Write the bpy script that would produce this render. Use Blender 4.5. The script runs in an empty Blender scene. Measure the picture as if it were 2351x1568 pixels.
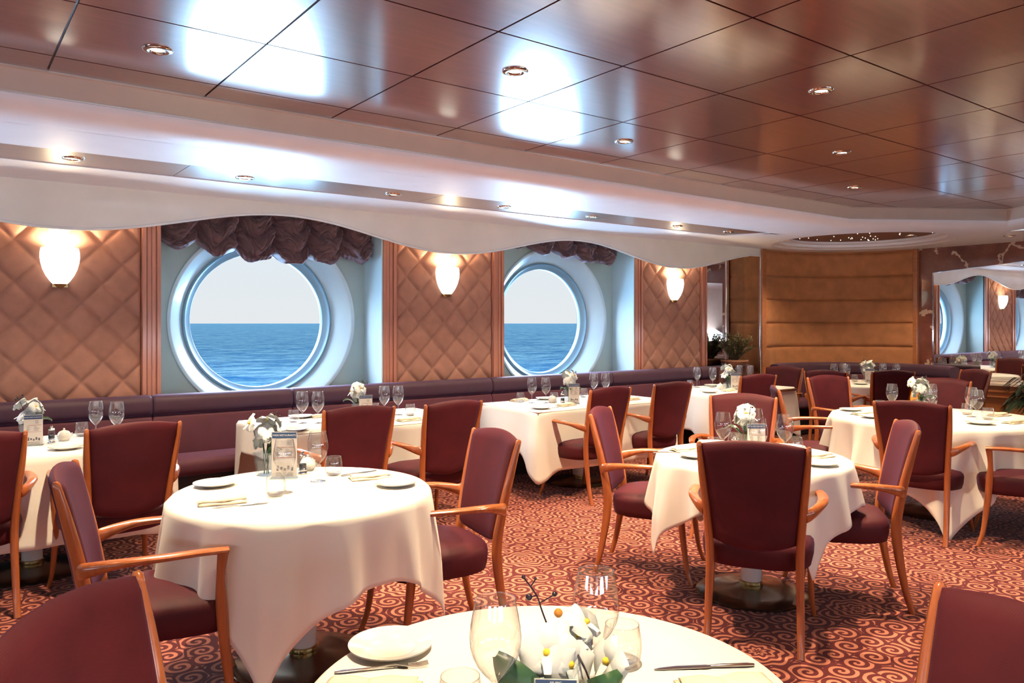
import bpy, math, random
from math import sin, cos, pi, radians, hypot, atan2, exp
random.seed(7)
S = bpy.context.scene
COL = S.collection

# ------------------------------------------------------------------ camera
cam_d = bpy.data.cameras.new('camera')
cam = bpy.data.objects.new('camera', cam_d)
COL.objects.link(cam)
cam_d.sensor_width = 36
cam_d.lens = 36 * 1770 / 2351
cam_d.shift_y = -42 / 2351
cam_d.clip_end = 60000
cam_d.clip_start = 0.05
cam.location = (0, 0, 1.5)
cam.rotation_euler = (radians(90), 0, radians(53.2 - 90))
S.camera = cam
S.view_settings.view_transform = 'Standard'
S.view_settings.look = 'None'
S.view_settings.gamma = 1
S.view_settings.use_curve_mapping = False
S.view_settings.exposure = 0.55
S.cycles.use_denoising = True
S.cycles.max_bounces = 8
S.cycles.diffuse_bounces = 4
S.cycles.glossy_bounces = 5
S.cycles.transparent_max_bounces = 24
S.cycles.sample_clamp_indirect = 6
S.cycles.caustics_reflective = False
S.cycles.caustics_refractive = False

# ------------------------------------------------------------------ world: hazy bright sky over the sea
W = bpy.data.worlds.new('sky')
S.world = W
W.use_nodes = True
wt = W.node_tree
wt.nodes.clear()
wo = wt.nodes.new('ShaderNodeOutputWorld')
wb = wt.nodes.new('ShaderNodeBackground')
wc = wt.nodes.new('ShaderNodeTexCoord')
ws = wt.nodes.new('ShaderNodeSeparateXYZ')
wr = wt.nodes.new('ShaderNodeValToRGB')
wt.links.new(wc.outputs['Generated'], ws.inputs[0])
wt.links.new(ws.outputs['Z'], wr.inputs[0])
wt.links.new(wr.outputs[0], wb.inputs[0])
wt.links.new(wb.outputs[0], wo.inputs[0])
els = wr.color_ramp.elements
els[0].position = 0.0
els[0].color = (0.56, 0.57, 0.58, 1)
els[1].position = 1.0
els[1].color = (6.0, 8.0, 12.0, 1)
e = els.new(0.12); e.color = (0.52, 0.58, 0.62, 1)
e = els.new(0.215); e.color = (0.75, 0.88, 1.0, 1)
e = els.new(0.27); e.color = (16.0, 17.0, 19.0, 1)
e = els.new(0.40); e.color = (16.0, 17.0, 19.0, 1)
e = els.new(0.60); e.color = (6.0, 8.0, 12.0, 1)
wb.inputs[1].default_value = 1.0

# ------------------------------------------------------------------ lamps of the room (recessed halogen spots)
WARM = (1.0, 0.76, 0.48)
def spot(x, y, z, power, size=110, blend=0.7, rad=0.03, color=WARM):
    l = bpy.data.lights.new('halogen_lamp', 'SPOT')
    l.energy = power; l.color = color
    l.spot_size = radians(size); l.spot_blend = blend
    l.shadow_soft_size = rad
    o = bpy.data.objects.new('halogen_lamp', l)
    o.location = (x, y, z)
    COL.objects.link(o)
    return o
P_CEIL, P_BACK, P_STRIP, P_SCONCE = 260, 30, 70, 26
CEIL_SPOTS = [(0.781, 3.64), (2.21, 2.93), (3.66, 2.23), (3.64, 3.63), (5.10, 2.95), (6.50, 3.64)]
BACK_SPOTS = [(0.78, 2.22), (0.78, 0.78), (2.21, 1.5), (2.21, 0.07), (3.66, 0.78), (5.1, 1.5), (6.5, 2.2), (6.5, 0.78), (5.1, 0.07),
              (7.95, 1.5), (-0.65, 2.93), (-0.65, 1.5), (-2.1, 2.2), (-0.65, 0.07), (-2.1, 0.78), (3.66, -0.7), (0.78, -0.7), (7.95, 2.93)]  # unseen spots continuing the ceiling lattice, added for fill light
STRIP_SPOTS = [(0.675, 5.37), (1.712, 5.37), (2.861, 5.37), (3.929, 5.37), (4.961, 5.37), (6.148, 5.37), (6.992, 5.37)]

# cool fill lamps added behind and left of the view, tilted up; no windows there
def daylight(x, y, z, rx, rz, w, h, power, color=(0.72, 0.84, 1.0)):
    l = bpy.data.lights.new('window_daylight', 'AREA')
    l.shape = 'RECTANGLE'; l.size = w; l.size_y = h; l.energy = power; l.color = color
    o = bpy.data.objects.new('window_daylight', l)
    o.location = (x, y, z); o.rotation_euler = (rx, 0, rz)
    COL.objects.link(o)
for x_ in (-3.5, 0.0, 3.5, 7.0):
    daylight(x_, -4.45, 1.2, radians(152), 0, 2.2, 1.3, 95)
for y_ in (-2.0, 2.0):
    daylight(-6.4, y_, 1.2, radians(152), radians(-90), 2.2, 1.3, 95)

# unseen area lamp added on the sea: brightens the soffit, whitens the ceiling reflections
gl = bpy.data.lights.new('sea_fill_lamp', 'AREA')
gl.shape = 'RECTANGLE'; gl.size = 160; gl.size_y = 50; gl.color = (0.40, 0.70, 1.0); gl.energy = 0.56e6
go = bpy.data.objects.new('sea_fill_lamp', gl)
go.location = (35, 55, -13.9); go.rotation_euler = (pi, 0, 0)
COL.objects.link(go)

# ------------------------------------------------------------------ materials
def new_mat(name):
    m = bpy.data.materials.new(name)
    m.use_nodes = True
    nt = m.node_tree
    return m, nt, nt.nodes['Principled BSDF']
def N(nt, t, **kw):
    n = nt.nodes.new(t)
    for k, v in kw.items():
        setattr(n, k, v)
    return n
def noise(nt, scale, detail=3, vec=None, rough=0.5):
    n = N(nt, 'ShaderNodeTexNoise')
    n.inputs['Scale'].default_value = scale
    n.inputs['Detail'].default_value = detail
    n.inputs['Roughness'].default_value = rough
    if vec: nt.links.new(vec, n.inputs['Vector'])
    return n
def objco(nt, scale=(1, 1, 1), rot=(0, 0, 0)):
    tc = N(nt, 'ShaderNodeTexCoord')
    mp = N(nt, 'ShaderNodeMapping')
    mp.inputs['Scale'].default_value = scale
    mp.inputs['Rotation'].default_value = rot
    nt.links.new(tc.outputs['Object'], mp.inputs['Vector'])
    return mp.outputs[0]
def ramp(nt, fac, stops):
    r = N(nt, 'ShaderNodeValToRGB')
    e = r.color_ramp.elements
    e[0].position, e[0].color = stops[0][0], (*stops[0][1], 1)
    e[1].position, e[1].color = stops[-1][0], (*stops[-1][1], 1)
    for p, c in stops[1:-1]:
        q = e.new(p); q.color = (*c, 1)
    nt.links.new(fac, r.inputs[0])
    return r.outputs[0]
def bump(nt, b, height, strength=0.2, dist=0.01):
    n = N(nt, 'ShaderNodeBump')
    n.inputs['Strength'].default_value = strength
    n.inputs['Distance'].default_value = dist
    nt.links.new(height, n.inputs['Height'])
    nt.links.new(n.outputs[0], b.inputs['Normal'])
def M_(nt, op, a, b=None, c=None):
    n = N(nt, 'ShaderNodeMath', operation=op)
    for i, v in enumerate((a, b, c)):
        if v is None: continue
        if isinstance(v, (int, float)): n.inputs[i].default_value = v
        else: nt.links.new(v, n.inputs[i])
    return n.outputs[0]

def simple(name, col, rough=0.5, metal=0.0, spec=0.5, coat=0.0, coat_r=0.1, coat_ior=1.5, sheen=0.0, sheen_col=(1, 1, 1),
           var=0.08, scale=6, bmp=0.0, bscale=60, vscale=(1, 1, 1)):
    m, nt, b = new_mat(name)
    v = objco(nt, vscale)
    n = noise(nt, scale, 4, v)
    lo = tuple(max(0, c * (1 - var)) for c in col); hi = tuple(min(1, c * (1 + var)) for c in col)
    nt.links.new(ramp(nt, n.outputs['Fac'], [(0.3, lo), (0.7, hi)]), b.inputs['Base Color'])
    b.inputs['Roughness'].default_value = rough
    b.inputs['Metallic'].default_value = metal
    b.inputs['Specular IOR Level'].default_value = spec
    b.inputs['Coat Weight'].default_value = coat
    b.inputs['Coat Roughness'].default_value = coat_r
    b.inputs['Coat IOR'].default_value = coat_ior
    b.inputs['Sheen Weight'].default_value = sheen
    b.inputs['Sheen Tint'].default_value = (*sheen_col, 1)
    if bmp:
        n2 = noise(nt, bscale, 3, v)
        bump(nt, b, n2.outputs['Fac'], bmp, 0.005)
    return m
def wood(name, c1, c2, rough=0.3, scale=(1, 1, 0.12), freq=28, coat=0.5, ):
    m, nt, b = new_mat(name)
    v = objco(nt, scale)
    n = noise(nt, freq, 5, v, 0.6)
    nt.links.new(ramp(nt, n.outputs['Fac'], [(0.3, c1), (0.7, c2)]), b.inputs['Base Color'])
    b.inputs['Roughness'].default_value = rough
    b.inputs['Coat Weight'].default_value = coat
    b.inputs['Coat Roughness'].default_value = 0.12
    return m

MAT = {}
MAT['white_paint'] = simple('white_paint', (0.86, 0.87, 0.92), 0.45, var=0.02, spec=0.3)
MAT['upstand'] = simple('upstand_satin', (0.56, 0.48, 0.42), 0.28, var=0.03, coat=0.6, coat_r=0.18, coat_ior=1.7)
MAT['valance'] = simple('valance_lacquer', (0.80, 0.78, 0.71), 0.35, var=0.05, scale=3, coat=0.5, coat_r=0.07, coat_ior=1.5)
MAT['lip'] = simple('valance_lip', (0.82, 0.84, 0.82), 0.25, var=0.02, coat=0.5)
MAT['ceiling'] = wood('ceiling_lacquer', (0.140, 0.030, 0.027), (0.190, 0.046, 0.041), 0.30, (0.10, 1, 1), 30, 1.0)
_b = MAT['ceiling'].node_tree.nodes['Principled BSDF']
_b.inputs['Coat IOR'].default_value = 2.8
_b.inputs['Coat Roughness'].default_value = 0.13
_b.inputs['Metallic'].default_value = 0.25
MAT['groove'] = simple('ceiling_groove', (0.035, 0.012, 0.012), 0.35, var=0.1)
MAT['strip'] = wood('strip_lacquer', (0.20, 0.09, 0.065), (0.25, 0.115, 0.085), 0.3, (0.1, 1, 1), 30, 1.0)
_b = MAT['strip'].node_tree.nodes['Principled BSDF']
_b.inputs['Coat IOR'].default_value = 1.6
_b.inputs['Coat Roughness'].default_value = 0.18
MAT['quilt'] = simple('suede_quilt', (0.35, 0.165, 0.115), 0.8, var=0.14, scale=9, sheen=0.25, sheen_col=(1, 0.8, 0.8), bmp=0.08, bscale=90)
MAT['niche'] = simple('suede_niche', (0.42, 0.165, 0.060), 0.75, var=0.16, scale=7, sheen=0.2, sheen_col=(1, 0.8, 0.6), bmp=0.06, bscale=90)
MAT['pilaster'] = wood('pilaster_wood', (0.42, 0.165, 0.105), (0.50, 0.21, 0.135), 0.35, (1, 1, 0.1), 40, 0.4)
MAT['recess'] = simple('recess_paint', (0.40, 0.53, 0.53), 0.4, var=0.05, scale=3)
MAT['reveal'] = simple('reveal_paint', (0.60, 0.80, 0.88), 0.3, var=0.03, scale=3, coat=0.3)
MAT['ring'] = simple('porthole_ring_metal', (0.24, 0.40, 0.50), 0.38, 0.15, var=0.05)
MAT['chrome'] = simple('polished_chrome', (0.78, 0.76, 0.72), 0.10, 1.0, var=0.02)
MAT['steel'] = simple('cutlery_steel', (0.72, 0.72, 0.72), 0.14, 1.0, var=0.02)
MAT['brass'] = simple('brass', (0.55, 0.40, 0.18), 0.22, 1.0, var=0.05)
MAT['base_metal'] = simple('table_base_metal', (0.20, 0.18, 0.13), 0.22, 0.9, var=0.15, scale=5)
MAT['pedestal'] = simple('pedestal_enamel', (0.72, 0.70, 0.66), 0.35, var=0.03)
MAT['table_wood'] = wood('tabletop_wood', (0.2, 0.08, 0.04), (0.28, 0.12, 0.06))
MAT['chair_wood'] = wood('chair_wood', (0.30, 0.078, 0.022), (0.42, 0.125, 0.038), 0.26, (1, 1, 0.12), 34, 0.5)
MAT['cloth'] = simple('white_linen', (0.79, 0.76, 0.70), 0.8, var=0.015, scale=4, sheen=0.1, bmp=0.05, bscale=300)
MAT['napkin'] = simple('folded_linen', (0.76, 0.64, 0.48), 0.8, var=0.03, bmp=0.1, bscale=300)
MAT['porcelain'] = simple('porcelain', (0.80, 0.78, 0.72), 0.15, var=0.01, coat=0.6, coat_r=0.05)
MAT['banq_seat'] = simple('banquette_fabric', (0.085, 0.012, 0.024), 0.7, var=0.10, scale=10, sheen=0.35, sheen_col=(0.8, 0.6, 1.0), bmp=0.06, bscale=200)
MAT['banq_top'] = simple('banquette_bolster_fabric', (0.042, 0.009, 0.024), 0.6, var=0.10, scale=10, sheen=0.35, sheen_col=(0.7, 0.6, 1.0))
MAT['dark'] = simple('dark_plinth', (0.012, 0.010, 0.014), 0.6)
MAT['velvet'] = simple('festoon_velvet', (0.10, 0.042, 0.046), 0.65, var=0.2, scale=12, sheen=0.6, sheen_col=(0.9, 0.75, 0.9))
MAT['petal'] = simple('orchid_petal', (0.66, 0.69, 0.68), 0.5, var=0.03, spec=0.3)
MAT['yellow'] = simple('orchid_throat', (0.85, 0.55, 0.03), 0.5)
MAT['leaf'] = simple('orchid_leaf', (0.025, 0.075, 0.028), 0.35, var=0.2, scale=20)
MAT['berry'] = simple('dark_berry', (0.02, 0.012, 0.02), 0.25)
MAT['card'] = simple('menu_card_paper', (0.78, 0.74, 0.68), 0.5, var=0.02)
MAT['navy'] = simple('menu_navy_ink', (0.02, 0.06, 0.16), 0.5)
MAT['ink'] = simple('menu_grey_ink', (0.12, 0.11, 0.13), 0.5)
MAT['red_ink'] = simple('menu_red_ink', (0.35, 0.07, 0.05), 0.5)
MAT['white_ink'] = simple('menu_white_ink', (0.9, 0.9, 0.9), 0.5)
MAT['pepper'] = simple('peppercorns', (0.03, 0.025, 0.03), 0.6, var=0.6, scale=200)
MAT['foliage'] = simple('shrub_foliage', (0.17, 0.16, 0.065), 0.6, var=0.4, scale=30)
MAT['palm'] = simple('palm_foliage', (0.012, 0.028, 0.012), 0.5, var=0.3, scale=30)
MAT['terracotta'] = simple('terracotta', (0.42, 0.19, 0.10), 0.7, var=0.12)
MAT['soil'] = simple('potting_soil', (0.04, 0.025, 0.015), 0.9, var=0.4, scale=60)
MAT['bark'] = simple('bark', (0.12, 0.07, 0.04), 0.8, var=0.3, scale=40)
MAT['stone_dark'] = simple('planter_stone', (0.16, 0.06, 0.045), 0.3, var=0.4, scale=9, coat=0.5)
MAT['panel_wood'] = wood('partition_wood', (0.33, 0.11, 0.035), (0.43, 0.16, 0.055), 0.35, (1, 0.12, 1), 30, 0.4)
MAT['ledge'] = simple('ledge_stone', (0.62, 0.52, 0.42), 0.3, var=0.05, coat=0.4)
MAT['back_wall'] = simple('back_wall_paint', (0.55, 0.40, 0.32), 0.6, var=0.05)
MAT['dome_brown'] = simple('dome_brown', (0.17, 0.07, 0.042), 0.6)
MAT['amber'] = simple('amber_bead', (0.55, 0.22, 0.03), 0.2)

def chair_fabric():
    m, nt, b = new_mat('chair_twill')
    v = objco(nt)
    n = noise(nt, 7, 4, v)
    lw = N(nt, 'ShaderNodeLayerWeight'); lw.inputs[0].default_value = 0.4
    nt.links.new(ramp(nt, n.outputs['Fac'], [(0.3, (0.056, 0.0068, 0.0115)), (0.7, (0.080, 0.0095, 0.0145))]), b.inputs['Base Color'])
    b.inputs['Roughness'].default_value = 0.62
    b.inputs['Sheen Weight'].default_value = 0.06
    b.inputs['Specular IOR Level'].default_value = 0.22
    b.inputs['Sheen Roughness'].default_value = 0.4
    b.inputs['Sheen Tint'].default_value = (0.30, 0.32, 1.0, 1)
    w = N(nt, 'ShaderNodeTexWave', wave_type='BANDS', bands_direction='DIAGONAL')
    w.inputs['Scale'].default_value = 110
    nt.links.new(v, w.inputs['Vector'])
    bump(nt, b, w.outputs['Fac'], 0.12, 0.002)
    return m
MAT['fabric'] = chair_fabric()

def emissive(name, col, s):
    m = bpy.data.materials.new(name); m.use_nodes = True
    nt = m.node_tree; nt.nodes.clear()
    o = N(nt, 'ShaderNodeOutputMaterial'); em = N(nt, 'ShaderNodeEmission')
    em.inputs[0].default_value = (*col, 1); em.inputs[1].default_value = s
    nt.links.new(em.outputs[0], o.inputs[0])
    return m
MAT['lamp_glow'] = emissive('halogen_glow', (1.0, 0.85, 0.6), 14)
MAT['shade_glow'] = emissive('sconce_glass_glow', (1.0, 0.90, 0.74), 1.9)
MAT['star_glow'] = emissive('star_point_glow', (1.0, 0.85, 0.65), 4)

def glassy(name, tint=(1, 1, 1), k=0.9, base=0.03, rough=0.0, ior=1.45):
    m = bpy.data.materials.new(name); m.use_nodes = True
    nt = m.node_tree; nt.nodes.clear()
    o = N(nt, 'ShaderNodeOutputMaterial')
    t = N(nt, 'ShaderNodeBsdfTransparent'); t.inputs[0].default_value = (*tint, 1)
    g = N(nt, 'ShaderNodeBsdfGlossy'); g.inputs['Roughness'].default_value = rough
    f = N(nt, 'ShaderNodeLayerWeight'); f.inputs[0].default_value = 0.5
    a = M_(nt, 'MULTIPLY_ADD', M_(nt, 'POWER', f.outputs['Facing'], ior), k, base)
    mx = N(nt, 'ShaderNodeMixShader')
    nt.links.new(a, mx.inputs[0]); nt.links.new(t.outputs[0], mx.inputs[1]); nt.links.new(g.outputs[0], mx.inputs[2])
    nt.links.new(mx.outputs[0], o.inputs[0])
    return m
MAT['glass'] = glassy('drinking_glass', (0.97, 0.98, 0.99), 0.95, 0.15, 0.02, 2.6)
MAT['pane'] = glassy('window_glass', (0.97, 0.99, 1.0), 0.35, 0.0, 0.0, 6.0)
MAT['acrylic'] = glassy('clear_acrylic', (0.90, 0.95, 0.98), 0.8, 0.08, 0.02, 3.0)
m, nt, b = new_mat('mirror_silver')
b.inputs['Metallic'].default_value = 1; b.inputs['Roughness'].default_value = 0.01
nt.links.new(ramp(nt, noise(nt, 2).outputs['Fac'], [(0, (0.84, 0.85, 0.86)), (1, (0.88, 0.88, 0.88))]), b.inputs['Base Color'])
MAT['mirror'] = m

def marble():
    m, nt, b = new_mat('red_marble')
    v = objco(nt)
    n1 = noise(nt, 3.0, 6, v, 0.6)
    base = ramp(nt, n1.outputs['Fac'], [(0.25, (0.09, 0.022, 0.015)), (0.5, (0.17, 0.048, 0.030)), (0.75, (0.26, 0.095, 0.060))])
    # warped thin veins
    add = N(nt, 'ShaderNodeVectorMath', operation='MULTIPLY_ADD')
    nt.links.new(noise(nt, 1.6, 5, v, 0.6).outputs['Color'], add.inputs[0])
    add.inputs[1].default_value = (1.1, 1.1, 1.1)
    nt.links.new(v, add.inputs[2])
    vo = N(nt, 'ShaderNodeTexVoronoi', feature='DISTANCE_TO_EDGE')
    vo.inputs['Scale'].default_value = 1.15
    nt.links.new(add.outputs[0], vo.inputs['Vector'])
    n2 = noise(nt, 5, 4, v)
    w = M_(nt, 'MULTIPLY', n2.outputs['Fac'], 0.042)
    line = M_(nt, 'LESS_THAN', vo.outputs['Distance'], w)
    brk = M_(nt, 'GREATER_THAN', noise(nt, 2.3, 3, v).outputs['Fac'], 0.42)
    f = M_(nt, 'MULTIPLY', line, brk)
    mx = N(nt, 'ShaderNodeMix', data_type='RGBA')
    nt.links.new(M_(nt, 'MULTIPLY', f, 0.75), mx.inputs[0])
    nt.links.new(base, mx.inputs[6]); mx.inputs[7].default_value = (0.62, 0.45, 0.34, 1)
    nt.links.new(mx.outputs[2], b.inputs['Base Color'])
    b.inputs['Roughness'].default_value = 0.12
    b.inputs['Coat Weight'].default_value = 0.6; b.inputs['Coat Roughness'].default_value = 0.03
    return m
MAT['marble'] = marble()

def carpet():
    m, nt, b = new_mat('scroll_carpet')
    tc = N(nt, 'ShaderNodeTexCoord')
    sp = N(nt, 'ShaderNodeSeparateXYZ'); nt.links.new(tc.outputs['Object'], sp.inputs[0])
    x, y = sp.outputs[0], sp.outputs[1]
    # scroll cells
    vv = N(nt, 'ShaderNodeCombineXYZ')
    nt.links.new(x, vv.inputs[0]); nt.links.new(y, vv.inputs[1])
    vo = N(nt, 'ShaderNodeTexVoronoi', feature='F1', voronoi_dimensions='2D')
    sc = 7.4
    vo.inputs['Scale'].default_value = sc; vo.inputs['Randomness'].default_value = 0.55
    nt.links.new(vv.outputs[0], vo.inputs['Vector'])
    ve = N(nt, 'ShaderNodeTexVoronoi', feature='DISTANCE_TO_EDGE', voronoi_dimensions='2D')
    ve.inputs['Scale'].default_value = sc; ve.inputs['Randomness'].default_value = 0.55
    nt.links.new(vv.outputs[0], ve.inputs['Vector'])
    d = N(nt, 'ShaderNodeVectorMath', operation='SUBTRACT')
    nt.links.new(vv.outputs[0], d.inputs[0]); nt.links.new(vo.outputs['Position'], d.inputs[1])
    ds = N(nt, 'ShaderNodeSeparateXYZ'); nt.links.new(d.outputs[0], ds.inputs[0])
    ang = M_(nt, 'ARCTAN2', ds.outputs[1], ds.outputs[0])
    cs = N(nt, 'ShaderNodeSeparateColor'); nt.links.new(vo.outputs['Color'], cs.inputs[0])
    sign = M_(nt, 'MULTIPLY_ADD', M_(nt, 'GREATER_THAN', cs.outputs[0], 0.5), 2.0, -1.0)
    rr = M_(nt, 'MULTIPLY', vo.outputs['Distance'], 3.5)   # distance is in cell units
    ph = M_(nt, 'MULTIPLY_ADD', M_(nt, 'MULTIPLY', ang, sign), 1 / (2 * pi), cs.outputs[1])
    s = M_(nt, 'FRACT', M_(nt, 'ADD', M_(nt, 'ADD', rr, ph), 4.0))
    arm = M_(nt, 'MULTIPLY', M_(nt, 'GREATER_THAN', s, 0.30), M_(nt, 'LESS_THAN', s, 0.76))
    inside = M_(nt, 'GREATER_THAN', ve.outputs['Distance'], 0.045)
    scroll = M_(nt, 'MULTIPLY', arm, inside)
    # big round medallions on a staggered lattice
    px, py = 0.86, 0.86
    def cell(v, p, off):
        return M_(nt, 'MULTIPLY', M_(nt, 'SUBTRACT', M_(nt, 'FRACT', M_(nt, 'MULTIPLY_ADD', v, 1 / p, off)), 0.5), p)
    row = M_(nt, 'MULTIPLY', M_(nt, 'FLOORED_MODULO', M_(nt, 'FLOOR', M_(nt, 'MULTIPLY', y, 1 / py)), 2.0), 0.5)
    mxx = M_(nt, 'MULTIPLY', M_(nt, 'SUBTRACT', M_(nt, 'FRACT', M_(nt, 'ADD', M_(nt, 'MULTIPLY', x, 1 / px), row)), 0.5), px)
    myy = cell(y, py, 0)
    rad = M_(nt, 'SQRT', M_(nt, 'ADD', M_(nt, 'MULTIPLY', mxx, mxx), M_(nt, 'MULTIPLY', myy, myy)))
    ma = M_(nt, 'ARCTAN2', myy, mxx)
    pet = M_(nt, 'SINE', M_(nt, 'MULTIPLY_ADD', ma, 8.0, M_(nt, 'MULTIPLY', rad, 40.0)))
    pr = M_(nt, 'MULTIPLY_ADD', pet, 0.22, M_(nt, 'MULTIPLY', rad, 27.0))
    marm = M_(nt, 'GREATER_THAN', M_(nt, 'FRACT', pr), 0.52)
    inm = M_(nt, 'LESS_THAN', M_(nt, 'MULTIPLY_ADD', pet, 0.012, rad), 0.150)
    ringm = M_(nt, 'LESS_THAN', M_(nt, 'MULTIPLY_ADD', pet, 0.012, rad), 0.165)
    pat = M_(nt, 'ADD', M_(nt, 'MULTIPLY', inm, marm), M_(nt, 'MULTIPLY', scroll, M_(nt, 'SUBTRACT', 1.0, ringm)))
    n = noise(nt, 300, 2, tc.outputs['Object'])
    mx = N(nt, 'ShaderNodeMix', data_type='RGBA')
    nt.links.new(pat, mx.inputs[0])
    mx.inputs[6].default_value = (0.100, 0.013, 0.014, 1)
    mx.inputs[7].default_value = (0.50, 0.175, 0.110, 1)
    mx2 = N(nt, 'ShaderNodeMix', data_type='RGBA', blend_type='MULTIPLY')
    mx2.inputs[0].default_value = 1
    nt.links.new(mx.outputs[2], mx2.inputs[6])
    nt.links.new(ramp(nt, n.outputs['Fac'], [(0.3, (0.75, 0.75, 0.75)), (0.7, (1, 1, 1))]), mx2.inputs[7])
    nt.links.new(mx2.outputs[2], b.inputs['Base Color'])
    b.inputs['Roughness'].default_value = 0.95
    b.inputs['Specular IOR Level'].default_value = 0.1
    b.inputs['Sheen Weight'].default_value = 0.1
    return m
MAT['carpet'] = carpet()

def sea():
    m = bpy.data.materials.new('sea_water'); m.use_nodes = True
    nt = m.node_tree; nt.nodes.clear()
    out = N(nt, 'ShaderNodeOutputMaterial')
    v2 = objco(nt, (0.6, 1, 1), (0, 0, 0.9))
    n1 = noise(nt, 0.16, 9, v2, 0.7)
    gc = ramp(nt, noise(nt, 0.11, 10, v2, 0.78).outputs['Fac'], [(0.40, (0.06, 0.27, 0.62)), (0.60, (0.36, 0.74, 1.0))])
    bp = N(nt, 'ShaderNodeBump'); bp.inputs['Strength'].default_value = 1.0; bp.inputs['Distance'].default_value = 0.16
    nt.links.new(n1.outputs['Fac'], bp.inputs['Height'])
    d = N(nt, 'ShaderNodeBsdfDiffuse'); d.inputs[0].default_value = (0.0001, 0.0020, 0.0065, 1)
    g = N(nt, 'ShaderNodeBsdfGlossy'); g.inputs['Roughness'].default_value = 0.04
    f = N(nt, 'ShaderNodeFresnel'); f.inputs[0].default_value = 1.33
    nt.links.new(gc, g.inputs[0])
    for q in (g, f): nt.links.new(bp.outputs[0], q.inputs['Normal'])
    mx = N(nt, 'ShaderNodeMixShader')
    nt.links.new(f.outputs[0], mx.inputs[0]); nt.links.new(d.outputs[0], mx.inputs[1]); nt.links.new(g.outputs[0], mx.inputs[2])
    nt.links.new(mx.outputs[0], out.inputs[0])
    return m
MAT['sea'] = sea()

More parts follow.
